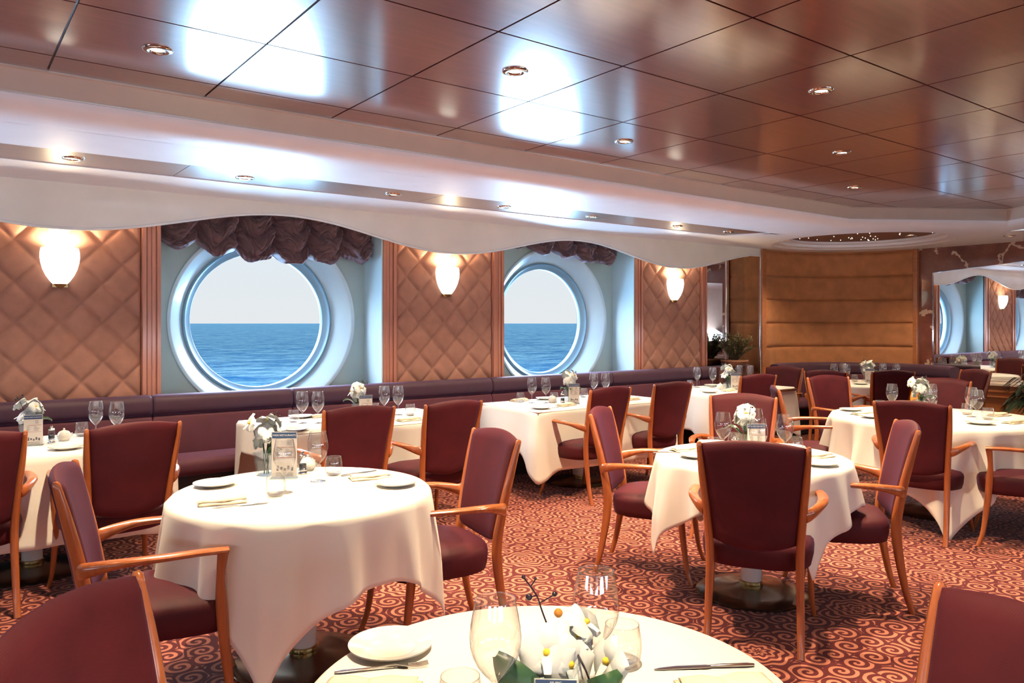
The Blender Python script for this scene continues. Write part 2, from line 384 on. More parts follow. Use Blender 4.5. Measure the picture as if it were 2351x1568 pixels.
# ------------------------------------------------------------------ mesh helpers
class MB:
    def __init__(s):
        s.v = []; s.f = []; s.mi = []; s.cur = 0; s.mats = []
    def mat(s, name):
        if name not in s.mats: s.mats.append(name)
        s.cur = s.mats.index(name); return s
    def face(s, idx):
        s.f.append(idx); s.mi.append(s.cur)
    def box(s, x0, x1, y0, y1, z0, z1):
        o = len(s.v)
        s.v += [(x, y, z) for x in (x0, x1) for y in (y0, y1) for z in (z0, z1)]
        for q in ((0, 1, 3, 2), (4, 6, 7, 5), (0, 4, 5, 1), (2, 3, 7, 6), (0, 2, 6, 4), (1, 5, 7, 3)):
            s.face([o + i for i in q])
        return s
    def grid(s, fn, nu, nv, closeu=False, closev=False, flip=False):
        o = len(s.v)
        for i in range(nu):
            for j in range(nv):
                s.v.append(tuple(fn(i, j)))
        for i in range(nu if closeu else nu - 1):
            for j in range(nv if closev else nv - 1):
                a = o + i * nv + j; b = o + ((i + 1) % nu) * nv + j
                c = o + ((i + 1) % nu) * nv + (j + 1) % nv; d = o + i * nv + (j + 1) % nv
                s.face([a, d, c, b] if flip else [a, b, c, d])
        return s
    def lathe(s, prof, n=24, c=(0, 0, 0), a0=0, a1=2 * pi, sx=1, sy=1):
        full = abs(a1 - a0 - 2 * pi) < 1e-6
        nu = n if full else n + 1
        def fn(i, j):
            a = a0 + (a1 - a0) * i / n
            r, z = prof[j]
            return (c[0] + sx * r * cos(a), c[1] + sy * r * sin(a), c[2] + z)
        return s.grid(fn, nu, len(prof), closeu=full)
    def tube(s, pts, rad, n=8, cap=True, up=(0, 0, 1)):
        """pts: centres, rad: scalar, list of scalars, or list of (side, up) radii"""
        P = len(pts)
        def sub(a, b): return (a[0] - b[0], a[1] - b[1], a[2] - b[2])
        def nrm(a):
            l = math.sqrt(a[0] ** 2 + a[1] ** 2 + a[2] ** 2) or 1; return (a[0] / l, a[1] / l, a[2] / l)
        def crs(a, b): return (a[1] * b[2] - a[2] * b[1], a[2] * b[0] - a[0] * b[2], a[0] * b[1] - a[1] * b[0])
        o = len(s.v)
        side = None
        for k in range(P):
            t = nrm(sub(pts[min(k + 1, P - 1)], pts[max(k - 1, 0)]))
            sd = crs(t, up)
            if sd[0] ** 2 + sd[1] ** 2 + sd[2] ** 2 < 1e-4: sd = side or crs(t, (0, 1, 0))
            sd = nrm(sd); side = sd
            u = crs(sd, t)
            r = rad if isinstance(rad, (int, float)) else rad[k]
            ra, rb = (r, r) if isinstance(r, (int, float)) else r
            for i in range(n):
                a = 2 * pi * (i + 0.5) / n
                ca, sa = cos(a), sin(a)
                s.v.append(tuple(pts[k][m] + sd[m] * ca * ra + u[m] * sa * rb for m in range(3)))
        for k in range(P - 1):
            for i in range(n):
                a = o + k * n + i; b = o + k * n + (i + 1) % n
                s.face([a, b, b + n, a + n])
        if cap:
            s.face([o + i for i in range(n)][::-1]); s.face([o + (P - 1) * n + i for i in range(n)])
        return s
    def ball(s, c, r, n=10, sz=1.0):
        prof = [(max(1e-4, r * sin(pi * j / (n // 2 + 1))), -r * sz * cos(pi * j / (n // 2 + 1))) for j in range(n // 2 + 2)]
        return s.lathe(prof, n, c)
    def prism(s, poly, z0, z1):
        o = len(s.v); n = len(poly)
        s.v += [(x, y, z0) for x, y in poly] + [(x, y, z1) for x, y in poly]
        s.face([o + i for i in range(n)][::-1]); s.face([o + n + i for i in range(n)])
        for i in range(n):
            j = (i + 1) % n
            s.face([o + i, o + j, o + n + j, o + n + i])
        return s
    def build(s, name, mats, parent=None, smooth=True, bevel=0, subsurf=0, ang=40, solid=0, recalc=True):
        me = bpy.data.meshes.new(name)
        me.from_pydata(s.v, [], s.f)
        if isinstance(mats, str) and not s.mats: mats = [mats]
        elif s.mats: mats = s.mats
        for m in mats: me.materials.append(MAT[m])
        if len(mats) > 1: me.polygons.foreach_set('material_index', s.mi)
        if recalc:
            import bmesh
            bm = bmesh.new(); bm.from_mesh(me)
            bmesh.ops.remove_doubles(bm, verts=bm.verts, dist=1e-5)
            bmesh.ops.recalc_face_normals(bm, faces=bm.faces)
            bm.to_mesh(me); bm.free()
        if smooth:
            me.shade_smooth()
            me.set_sharp_from_angle(angle=radians(ang))
        me.update()
        o = bpy.data.objects.new(name, me)
        COL.objects.link(o)
        if parent: o.parent = parent
        if bevel:
            md = o.modifiers.new('bevel', 'BEVEL'); md.width = bevel; md.segments = 2; md.limit_method = 'ANGLE'; md.angle_limit = radians(50)
        if solid:
            md = o.modifiers.new('solid', 'SOLIDIFY'); md.thickness = solid; md.offset = 0
        if subsurf:
            md = o.modifiers.new('sub', 'SUBSURF'); md.levels = subsurf; md.render_levels = subsurf
        return o

def tag(o, label=None, cat=None, group=None, kind=None):
    if label: o['label'] = label
    if cat: o['category'] = cat
    if group: o['group'] = group
    if kind: o['kind'] = kind
    return o
def empty(name, loc, rz=0, label=None, cat=None, group=None, kind=None):
    o = bpy.data.objects.new(name, None)
    o.empty_display_size = 0.05
    COL.objects.link(o)
    o.location = loc; o.rotation_euler = (0, 0, rz)
    return tag(o, label, cat, group, kind)
def kids(o):
    return [c for c in bpy.data.objects if c.parent == o]
KC = {}
def copy_tree(o, parent=None):
    c = o.copy(); COL.objects.link(c); c.parent = parent
    if o.name not in KC: KC[o.name] = kids(o)
    for ch in KC[o.name]: copy_tree(ch, c)
    return c
def place(proto, first, loc, rz, label, group=None):
    o = proto if first else copy_tree(proto)
    o.location = loc; o.rotation_euler = (0, 0, rz)
    o['label'] = label
    if group: o['group'] = group
    return o
def struct(o, label=None):
    o['kind'] = 'structure'
    if label: o['label'] = label
    return o

# ------------------------------------------------------------------ THE ROOM
ZC, ZS = 2.70, 2.50          # ceiling, lowered soffit
YW, YV = 6.57, 6.30          # window wall plane, valance plane
XE = 10.62                   # end wall plane
GX0, GY0, GT = 0.426, 1.859, 0.715
XL, YB = -6.5, -4.6

struct(MB().box(XL - .2, XE + .3, YB - .2, 7.2, -0.1, 0).build('floor', 'carpet', smooth=False), 'red carpet with peach scrolls and medallions')

# ceiling outline
CEIL = [(XL, YB), (8.75, YB), (8.75, 2.9), (9.017, 3.379), (7.585, 4.255), (XL, 4.255)]
def clip_poly(poly, x0, x1, y0, y1):
    def clip(pts, ins, inter):
        out = []
        for i in range(len(pts)):
            a, b = pts[i], pts[(i + 1) % len(pts)]
            if ins(a):
                out.append(a)
                if not ins(b): out.append(inter(a, b))
            elif ins(b): out.append(inter(a, b))
        return out
    def ix(v): return lambda a, b: (v, a[1] + (b[1] - a[1]) * (v - a[0]) / (b[0] - a[0]))
    def iy(v): return lambda a, b: (a[0] + (b[0] - a[0]) * (v - a[1]) / (b[1] - a[1]), v)
    p = poly
    for ins, it in ((lambda a: a[0] >= x0, ix(x0)), (lambda a: a[0] <= x1, ix(x1)), (lambda a: a[1] >= y0, iy(y0)), (lambda a: a[1] <= y1, iy(y1))):
        p = clip(p, ins, it)
        if len(p) < 3: return []
    return p
mb = MB().mat('ceiling')
g = 0.005
for i in range(-11, 13):
    for j in range(-10, 5):
        p = clip_poly(CEIL, GX0 + i * GT + g, GX0 + (i + 1) * GT - g, GY0 + j * GT + g, GY0 + (j + 1) * GT - g)
        if not p: continue
        mb.prism(p, ZC, ZC + 0.012)
mb.mat('groove')
mb.prism([(XL - .1, YB - .1), (9.3, YB - .1), (9.3, 3.6), (7.6, 4.5), (XL - .1, 4.5)], ZC + 0.012, ZC + 0.06)
struct(mb.build('ceiling', None, smooth=False), 'glossy red-brown lacquered ceiling panels with dark joints')

# upstand + coved edge + soffit, swept along the ceiling outline
EDGE = [(XL, 4.255), (7.585, 4.255), (9.017, 3.379), (8.75, 2.9), (8.75, YB)]
def off_path(path, d):
    out = []
    n = len(path)
    for i in range(n):
        def nr(a, b):
            l = hypot(b[0] - a[0], b[1] - a[1]); return (-(b[1] - a[1]) / l, (b[0] - a[0]) / l)
        if i == 0: nx, ny = nr(path[0], path[1]); k = 1
        elif i == n - 1: nx, ny = nr(path[-2], path[-1]); k = 1
        else:
            a = nr(path[i - 1], path[i]); b = nr(path[i], path[i + 1])
            nx, ny = a[0] + b[0], a[1] + b[1]; l = hypot(nx, ny); nx /= l; ny /= l
            k = 1 / max(0.4, nx * a[0] + ny * a[1])
        out.append((path[i][0] + nx * d * k, path[i][1] + ny * d * k))
    return out
def sweep_profile(path, prof, name, mat, smooth=True):
    rows = [[(x, y, z) for x, y in off_path(path, d)] for d, z in prof]
    m = MB().grid(lambda i, j: rows[i][j], len(rows), len(path))
    return m.build(name, mat, smooth=smooth, ang=35)
struct(sweep_profile(EDGE, [(0.0, ZC + 0.02), (0.0, ZC - 0.008), (0.012, ZC - 0.012), (0.05, 2.600), (0.055, 2.585), (0.0551, 2.583)], 'trim_1', 'upstand'),
       'satin beige upstand around the lacquered ceiling')
cove = [(0.058, 2.590), (0.050, 2.583)] + [(0.05 + 0.20 * (1 - cos(a * pi / 16)), 2.583 - 0.083 * sin(a * pi / 16)) for a in range(0, 9)]
struct(sweep_profile(EDGE, cove, 'trim_2', 'white_paint'), 'rounded white cove around the lacquered ceiling')

DOME = (9.12, 5.02); DR = 1.03
NC = (9.30, 5.05); NR = 1.28
# soffit at ZS with a hole for the light strip and the round dome: built as faces
def soffit():
    m = MB().mat('white_paint')
    inner = off_path(EDGE, 0.25)
    sx0, sx1, sy0, sy1 = XL, 7.22, 5.13, 5.60
    ix = inner[1][0]
    def q(pts, z=ZS):
        o = len(m.v); m.v.extend([(x, y, z) for x, y in pts]); m.face(list(range(o, o + len(pts))))
    q([(XL, inner[0][1]), (XL, 4.575), (ix, 4.575), (ix, inner[1][1])])
    m.mat('groove'); q([(XL, 4.575), (XL, 4.579), (ix, 4.579), (ix, 4.575)], ZS + 0.003); m.mat('white_paint')
    q([(XL, 4.579), (XL, sy0), (sx1 + 0.22, sy0), (ix, sy0), (ix, 4.579)])
    q([(XL, sy1), (XL, YV), (7.22, YV), (sx1, sy1)])
    # right part around the dome: fan from dome ring to outer polygon
    outer = [(sx1, sy1), (7.22, YV), (8.0, YV), (9.2, 6.62), (XE + .05, 6.62), (XE + .05, 5), (XE + .05, 3.2), (XE + .05, YB), (inner[4][0], YB), inner[3], inner[2], inner[1], (ix, sy0), (sx1 + 0.22, sy0)]
    def ray(a):
        dx, dy = cos(a), sin(a); best = None
        for i in range(len(outer)):
            p, r = outer[i], outer[(i + 1) % len(outer)]
            ex, ey = r[0] - p[0], r[1] - p[1]
            den = dx * ey - dy * ex
            if abs(den) < 1e-9: continue
            t = ((p[0] - DOME[0]) * ey - (p[1] - DOME[1]) * ex) / den
            u = ((p[0] - DOME[0]) * dy - (p[1] - DOME[1]) * dx) / den
            if t > DR and -1e-6 <= u <= 1 + 1e-6 and (best is None or t < best): best = t
        return best
    angs = sorted(set([2 * pi * i / 96 for i in range(96)] + [atan2(p[1] - DOME[1], p[0] - DOME[0]) % (2 * pi) for p in outer]))
    pts = []
    for a in angs:
        t = ray(a) or 2.0
        pts.append((a, t))
    for i in range(len(pts)):
        a, t = pts[i]; a2, t2 = pts[(i + 1) % len(pts)]
        q([(DOME[0] + DR * cos(a), DOME[1] + DR * sin(a)), (DOME[0] + t * cos(a), DOME[1] + t * sin(a)),
           (DOME[0] + t2 * cos(a2), DOME[1] + t2 * sin(a2)), (DOME[0] + DR * cos(a2), DOME[1] + DR * sin(a2))])
    # light strip: shallow recess sides
    o = len(m.v)
    st = [(sx0, sy0), (sx1 + 0.22, sy0), (sx1, sy1), (sx0, sy1)]
    for i in range(3):
        a, b2 = st[i], st[i + 1]
        o = len(m.v); m.v.extend([(*a, ZS), (*b2, ZS), (*b2, ZS + .008), (*a, ZS + .008)]); m.face([o, o + 1, o + 2, o + 3])
    return m.build('ceiling_soffit', None, smooth=False, recalc=False), st
so, STRIP = soffit()
struct(so, 'white lowered ceiling between window wall and lacquered panels')
mb = MB()
xs = [-6.5, -4.2, -1.9, 0.95 + 0.35, 3.2, 5.1, 7.0, 7.6]
for i in range(len(xs) - 1):
    a, b2 = xs[i] + 0.002, xs[i + 1] - 0.002
    mb.box(a, min(b2, 7.5), 5.13 - .01, 5.60 + .01, ZS + 0.006, ZS + 0.02)
struct(mb.build('trim_3', 'strip', smooth=False), 'long bronze-brown lacquered strip holding small spotlights')

# dome: stepped white ring, brown disc, star points
dome = empty('starlit_ceiling_dome', (DOME[0], DOME[1], ZS), 0, 'round white ceiling recess with brown centre and star lights above the corner table', 'ceiling dome')
prof = [(DR + 0.004, -0.001), (DR - 0.01, 0.012), (DR - 0.03, 0.02), (DR - 0.10, 0.022), (DR - 0.105, 0.055), (DR - 0.20, 0.058), (DR - 0.205, 0.085)]
MB().lathe(prof, 72).build('dome_rim', 'white_paint', dome, ang=30)
MB().lathe([(DR - 0.19, 0.085), (0.001, 0.086)], 72).build('dome_panel', 'dome_brown', dome)
star0 = None
for k in range(46):
    a = random.uniform(0, 2 * pi); r = 0.80 * math.sqrt(random.random())
    if star0 is None:
        star0 = MB().ball((0, 0, 0), 0.0045, 6).build('star_light', 'star_glow', dome); s_ = star0
    else:
        s_ = star0.copy(); COL.objects.link(s_); s_.parent = dome
    s_.location = (r * cos(a), r * sin(a), 0.081)

# valance with wavy lower edge
def zlow(x):
    if x > 8.62: return 2.398
    c = cos(2 * pi * (x - 0.72) / 3.26)
    return 2.285 - 0.115 * c
xs = [XL + (8.95 - XL) * i / 310 for i in range(311)]
mb = MB().mat('valance')
mb.grid(lambda i, j: (xs[i], YV + (0.0 if j < 3 else 0.03), [ZS + .03, zlow(xs[i]) + .05, zlow(xs[i]), zlow(xs[i]), ZS + .03][j] ), 311, 5)
mb.mat('lip')
mb.tube([(x, YV + 0.0, zlow(x) + 0.004) for x in xs], 0.011, 8)
struct(mb.build('trim_4', None, ang=50), 'parchment coloured valance with wavy lower edge above the portholes')

# ---------------- window wall
WC = [-4.30, -0.95, 2.40, 5.755]
RW = 0.97                      # half width of a recess
YR, YG = 6.90, 7.11
WZ = 1.525
R_OUT, R_IN, R_GL = 0.845, 0.655, 0.612
wall_top = 2.62
bounds = []
mb = MB().mat('recess')
for k, c in enumerate(WC):
    a, b2 = c - RW, c + RW
    # recess side walls, top, bottom
    o = len(mb.v)
    mb.grid(lambda i, j: (a, [YW - .0, YR][i], [0, wall_top][j]), 2, 2)
    mb.grid(lambda i, j: (b2, [YW - .0, YR][i], [0, wall_top][j]), 2, 2)
    mb.grid(lambda i, j: ([a, b2][i], [YW, YR][j], wall_top), 2, 2)
    # back plane with circular hole
    def corner(ang):
        dx, dz = cos(ang), sin(ang)
        t = 1e9
        if dx > 1e-9: t = min(t, RW / dx)
        if dx < -1e-9: t = min(t, -RW / dx)
        if dz > 1e-9: t = min(t, (wall_top - WZ) / dz)
        if dz < -1e-9: t = min(t, -WZ / dz)
        return (c + dx * t, YR, WZ + dz * t)
    n = 96
    angs = sorted([2 * pi * i / n for i in range(n)] + [atan2(z - WZ, x) % (2 * pi) for x in (-RW, RW) for z in (0, wall_top)])
    n = len(angs)
    mb.grid(lambda i, j: (c + R_OUT * cos(angs[i]), YR, WZ + R_OUT * sin(angs[i])) if j == 0 else corner(angs[i]), n, 2, closeu=True)
# thick wall behind everything (outside skin) is left out where the sea shows; add side strips behind panels
mb.mat('dark')
prev = XL
for c in WC + [None]:
    x1 = (c - RW) if c is not None else 8.07
    mb.box(prev + .02, x1 - (.02 if c is not None else 0), YW + 0.02, YW + 0.5, 0, wall_top)
    if c is not None: prev = c + RW
mb.box(8.05, 9.5, YW + 0.03, YW + 0.5, 0, wall_top)
struct(mb.build('wall_back', None, smooth=False), 'window wall with grey-green porthole recesses')

for k, c in enumerate(WC):
    w = empty('window_%d' % (k + 1), (c, YG, WZ), 0, None, None, None, 'structure')
    tag(w, ['porthole beyond the left edge, farthest', 'porthole beyond the left edge', 'large left porthole with the sea behind', 'second porthole, right of the middle sconce'][k])
    # reveal cone
    prof = [(R_OUT + 0.004, YR - YG - 0.012), (R_OUT - 0.012, YR - YG - 0.010), (R_OUT - 0.03, YR - YG + 0.004), (R_IN + 0.05, -0.055), (R_IN + 0.03, -0.03)]
    MB().grid(lambda i, j: (prof[j][0] * cos(2 * pi * i / 96), prof[j][1], prof[j][0] * sin(2 * pi * i / 96)), 96, len(prof), closeu=True).build('reveal', 'reveal', w, ang=60)
    prof2 = [(R_IN + 0.034, -0.03), (R_IN + 0.03, -0.045), (R_IN + 0.012, -0.052), (R_IN + 0.004, -0.04), (R_IN - 0.008, -0.02), (R_GL + .006, -0.005), (R_GL, 0.0), (R_GL - 0.002, 0.05), (R_IN + 0.05, 0.12)]
    MB().grid(lambda i, j: (prof2[j][0] * cos(2 * pi * i / 96), prof2[j][1], prof2[j][0] * sin(2 * pi * i / 96)), 96, len(prof2), closeu=True).build('window_frame', 'ring', w, ang=60)
    MB().grid(lambda i, j: ((0.001 if j == 0 else R_GL) * cos(2 * pi * i / 64), 0.02, (0.001 if j == 0 else R_GL) * sin(2 * pi * i / 64)), 64, 2, closeu=True).build('pane', 'pane', w)
    # hull plate outside so that only the round glass lets light in
    MB().grid(lambda i, j: ((R_IN + 0.02) * cos(2 * pi * i / 64), 0.13, (R_IN + 0.02) * sin(2 * pi * i / 64)) if j == 0 else (1.75 * (1 if cos(2 * pi * i / 64) > 0 else -1) * min(1, abs(cos(2 * pi * i / 64)) * 1.42), 0.13, 1.6 * (1 if sin(2 * pi * i / 64) > 0 else -1) * min(1, abs(sin(2 * pi * i / 64)) * 1.42)), 64, 2, closeu=True).build('hull_plate', 'ring', w, smooth=False)

# pilasters (ribbed wood) either side of each recess
def pilaster(x0, x1, idx):
    m = MB()
    n = 4
    wd = (x1 - x0) / n
    for i in range(n):
        m.box(x0 + i * wd + 0.003, x0 + (i + 1) * wd - 0.003, YW - 0.03 - (0.012 if i in (0, 3) else 0.0), YW + 0.02, 0.0, 2.45)
    m.box(x0, x1, YW - 0.022, YW + 0.02, 0, 2.45)
    o = m.build('trim_%d' % idx, 'pilaster', smooth=False, bevel=0.003)
    struct(o, 'ribbed wooden pilaster beside a porthole recess')
idx = 5
for c in WC:
    pilaster(c - RW - 0.14, c - RW, idx); idx += 1
    pilaster(c + RW, c + RW + 0.15, idx); idx += 1
pilaster(7.965, 8.07, idx); idx += 1
# thin white beads on recess edges
m = MB()
for c in WC:
    m.box(c + RW - 0.012, c + RW, YW - 0.035, YR, 0.8, 2.5)
struct(m.build('trim_20', 'reveal', smooth=False), 'thin pale edge strip inside the recesses')

# quilted panels
def quilt(x0, x1, label, xm):
    z0, z1 = 0.80, 2.42
    nx = int((x1 - x0) / 0.012); nz = int((z1 - z0) / 0.012)
    w, h = 0.283, 0.30
    def fn(i, j):
        x = x0 + (x1 - x0) * i / nx; z = z0 + (z1 - z0) * j / nz
        a = (x - xm) / w + (z - 1.5) / h; b2 = (x - xm) / w - (z - 1.5) / h
        fa = abs((a % 1) - 0.5) * 2; fb = abs((b2 % 1) - 0.5) * 2     # 1 at seams
        p = (1 - fa ** 9) * (1 - fb ** 9) * (1 - 0.22 * (fa * fa + fb * fb))
        ed = min(x - x0, x1 - x) / 0.02
        return (x, YW + 0.008 - 0.034 * p * min(1, max(0, ed) ** 0.5), z)
    m = MB().grid(fn, nx + 1, nz + 1)
    o = m.build('quilted_wall_panel', 'quilt', ang=80, recalc=False, solid=0)
    tag(o, label, 'wall panel', 'diamond quilted wall panels')
quilt(-4.30 + RW + .15, -0.95 - RW - .14, 'quilted panel outside the left edge', -2.625)
quilt(-0.95 + RW + .15, 2.40 - RW - .14, 'brown diamond-quilted wall panel at the far left behind the large sconce', 0.735)
quilt(2.40 + RW + .15, 5.755 - RW - .14, 'brown diamond-quilted wall panel between the two portholes', 4.07)
quilt(5.755 + RW + .15, 7.965, 'narrow-looking diamond-quilted wall panel right of the second porthole', 7.43)

# end bay: mirror on the window wall, corner posts
struct(MB().box(8.07, 9.30, YW + 0.0, YW + 0.02, 0.95, 2.48).build('wall_mirror_bay', 'mirror', smooth=False), 'tall mirror in the corner bay behind the potted shrub')
PX, PY = 8.93, 6.27
m = MB().mat('panel_wood')
m.box(PX - 0.055, PX + 0.03, PY - 0.01, PY + 0.06, 0, ZS)
m.mat('chrome').box(PX - 0.062, PX - 0.055, PY + 0.012, PY + 0.03, 0, ZS)
struct(m.build('trim_21', None, smooth=False, bevel=0.004), 'wooden corner post with a steel line left of the curved orange wall')
def return_panel():
    n = 8; zs = [0.0125 * j for j in range(200)] + [2.497]
    def fn(i, j):
        y = PY + 0.055 + (YW - PY - 0.055) * i / n; z = zs[j]
        f = abs((((z - 1.5) / 0.325) % 1) - 0.5) * 2
        return (PX - 0.01 - 0.018 * (1 - f ** 9), y, z)
    o = MB().grid(fn, n + 1, len(zs)).build('padded_return_panel', 'niche', ang=80, recalc=False)
    tag(o, 'narrow orange padded return beside the corner mirror', 'wall panel')
return_panel()
# curved padded niche
def niche():
    a0 = atan2(PY - NC[1], PX + .02 - NC[0]); a1 = atan2(5.05 - NC[1], 1.0)
    n = 60; zs = [0.0125 * j for j in range(201)]; zs[-1] = 2.497
    def fn(i, j):
        a = a0 + (a1 - a0) * i / n
        z = zs[j]
        f = abs((((z - 1.5) / 0.325) % 1) - 0.5) * 2
        f = max(f, 0)
        p = 1 - f ** 9
        ed = min(i, n - i) / 2.0
        r = NR - 0.034 * p * min(1, ed)
        return (NC[0] + r * cos(a), NC[1] + r * sin(a), z)
    m = MB().grid(fn, n + 1, len(zs))
    return m.build('padded_curved_panel', 'niche', ang=80, recalc=False)
tag(niche(), 'tall curved wall of orange-brown padding with horizontal seams in the corner', 'wall panel')
m = MB().box(10.555, XE, 5.03, 5.09, 0, ZS)
struct(m.build('trim_22', 'panel_wood', smooth=False, bevel=0.006), 'slim wooden post between curved wall and marble')
# end wall: marble with arched mirror
def end_wall():
    m = MB().mat('marble')
    y_l, y_r = 4.863, 0.2
    def top(y):
        u = (4.863 - y) / 3.6
        return 2.17 + 0.19 * sin(min(1, max(0, u)) * pi / 2) if u < 1 else 2.36
    n = 60
    def bx(y0, y1, z0, z1):
        m.box(XE, XE + 0.12, y0, y1, z0, z1)
    bx(y_l, 5.06, 0, ZS)
    for i in range(n):
        a = y_l - (y_l - y_r) * i / n; b2 = y_l - (y_l - y_r) * (i + 1) / n
        o = len(m.v)
        m.v += [(XE, a, top(a)), (XE, b2, top(b2)), (XE, b2, ZS), (XE, a, ZS), (XE + .03, a, top(a)), (XE + .03, b2, top(b2))]
        m.face([o, o + 1, o + 2, o + 3]); m.face([o, o + 4, o + 5, o + 1])
    bx(y_r, y_l, 0, 0.74)
    m.box(XE, XE + .12, YB, y_r, 0, ZS)
    struct(m.build('wall_end', None, smooth=False), 'dark red veined marble wall around the arched mirror')
    m2 = MB().box(XE + 0.02, XE + 0.04, y_r, y_l, 0.74, 2.45)
    tag(m2.build('arched_mirror', 'mirror', smooth=False), 'wide arched mirror set in the marble wall at right', 'mirror')
end_wall()
# closing walls out of view
struct(MB().box(9.3, XE + .2, 6.9, 7.0, -0.1, 2.8).box(XE + .13, XE + .23, 5.06, 7.0, -0.1, 2.8).box(XE, XE + .13, 5.06, 5.12, 0, 2.8).build('wall_corner', 'back_wall', smooth=False))
struct(MB().box(XL - .1, XL, YB, 7.0, 0, 2.8).build('wall_left', 'back_wall', smooth=False))
struct(MB().box(XL, XE + .2, YB - .1, YB, 0, 2.8).build('wall_front', 'back_wall', smooth=False))
struct(MB().box(8.75, XE, YB, 2.9, ZS + 0.002, ZS + 0.06).build('ceiling_side', 'white_paint', smooth=False))
struct(MB().box(XL - .2, XE + .3, YB - .2, 7.4, 2.82, 2.9).build('ceiling_slab', 'white_paint', smooth=False))

# the sea
tag(MB().grid(lambda i, j: (-25000 + 50000 * i, 7.5 + 40000 * j, -14), 2, 2).build('sea', 'sea', smooth=False), 'calm blue sea to the horizon outside the portholes', 'sea', None, 'stuff')

# ------------------------------------------------------------------ downlights
def downlight_proto():
    r = empty('downlight', (0, 0, 0), 0, 'x', 'ceiling light', None)
    MB().lathe([(0.030, 0.002), (0.034, -0.006), (0.046, -0.010), (0.060, -0.006), (0.064, 0.0), (0.064, 0.003)], 32).build('trim_ring', 'chrome', r)
    MB().lathe([(0.0005, -0.001), (0.030, -0.001), (0.031, 0.001)], 24).build('lamp', 'lamp_glow', r)
    return r
dl = downlight_proto()
clab = ['chrome spotlight at the upper left of the glossy ceiling', 'chrome spotlight at top centre, between window reflections', 'chrome spotlight in the upper right of the glossy ceiling',
        'chrome spotlight left of the ceiling middle, below the top centre one', 'chrome spotlight right of the ceiling middle', 'farthest chrome spotlight on the lacquered ceiling']
first = True
for (x, y), lb in zip(CEIL_SPOTS, clab):
    place(dl, first, (x, y, ZC), 0, lb, 'spotlights in the lacquered ceiling'); first = False
    spot(x, y, ZC - 0.02, P_CEIL, 98, 0.5)
for x, y in BACK_SPOTS:
    spot(x, y, ZC - 0.02, 260 if (x, y) == (0.78, 0.78) else P_BACK, 84)
slab = ['leftmost small spotlight in the brown strip', 'second spotlight in the strip, above the left porthole', 'third spotlight in the strip, right of the left porthole', 'fourth spotlight in the strip',
        'fifth spotlight in the strip, above the second porthole', 'sixth and dimmest spotlight in the strip', 'last spotlight at the right tip of the strip']
for (x, y), lb in zip(STRIP_SPOTS, slab):
    place(dl, False, (x, y, ZS + 0.005), 0, lb, 'spotlights in the brown strip')
    spot(x, y, ZS - 0.02, P_STRIP)
for (x, y, z, lb) in [(8.70, 5.55, 2.578, 'spotlight at the left rim of the star-lit dome'), (9.66, 4.68, 2.578, 'spotlight at the right rim of the star-lit dome'), (9.836, 3.65, ZS, 'spotlight in the white ceiling before the marble wall')]:
    place(dl, False, (x, y, z), 0, lb, 'spotlights near the corner'); spot(x, y, z - 0.03, P_STRIP)
for x in (-1.9, -3.2):
    spot(x, 5.37, ZS - 0.02, P_STRIP)

# ------------------------------------------------------------------ wall sconces
def sconce_proto():
    r = empty('wall_sconce', (0, 0, 0), 0, 'x', 'wall light', None)
    prof = [(0.045, 0.0), (0.066, 0.025), (0.092, 0.065), (0.112, 0.110), (0.125, 0.160), (0.130, 0.205), (0.128, 0.240), (0.122, 0.268), (0.119, 0.268), (0.124, 0.240), (0.126, 0.205), (0.121, 0.160), (0.043, 0.005)]
    MB().lathe(prof, 28, (0, 0, 0), pi, 2 * pi, 1, 0.95).build('glass_shade', 'shade_glow', r, ang=60)
    m = MB().lathe([(0.001, -0.030), (0.020, -0.022), (0.034, -0.008), (0.046, 0.002)], 20, (0, -0.02, 0), pi, 2 * pi)
    m.box(-0.05, 0.05, -0.01, 0.0, -0.02, 0.22)
    m.build('wall_bracket', 'brass', r)
    return r
sc_ = sconce_proto()
for k, (x, lb) in enumerate([(0.735, 'large glowing white glass sconce at the far left'), (4.08, 'glowing white glass sconce between the two portholes'), (7.43, 'glowing white glass sconce near the corner, right of both portholes'), (-2.62, 'glowing sconce beyond the left edge of the picture')]):
    place(sc_, k == 0, (x, YW - 0.030, 1.785), 0, lb, 'glass wall sconces')
    l = bpy.data.lights.new('sconce_bulb', 'SPOT'); l.spot_size = radians(165); l.spot_blend = 0.4; l.energy = P_SCONCE; l.color = (1.0, 0.74, 0.45); l.shadow_soft_size = 0.035
    o = bpy.data.objects.new('sconce_bulb', l); o.location = (x, YW - 0.085, 2.045); o.rotation_euler = (pi, 0, 0); COL.objects.link(o)

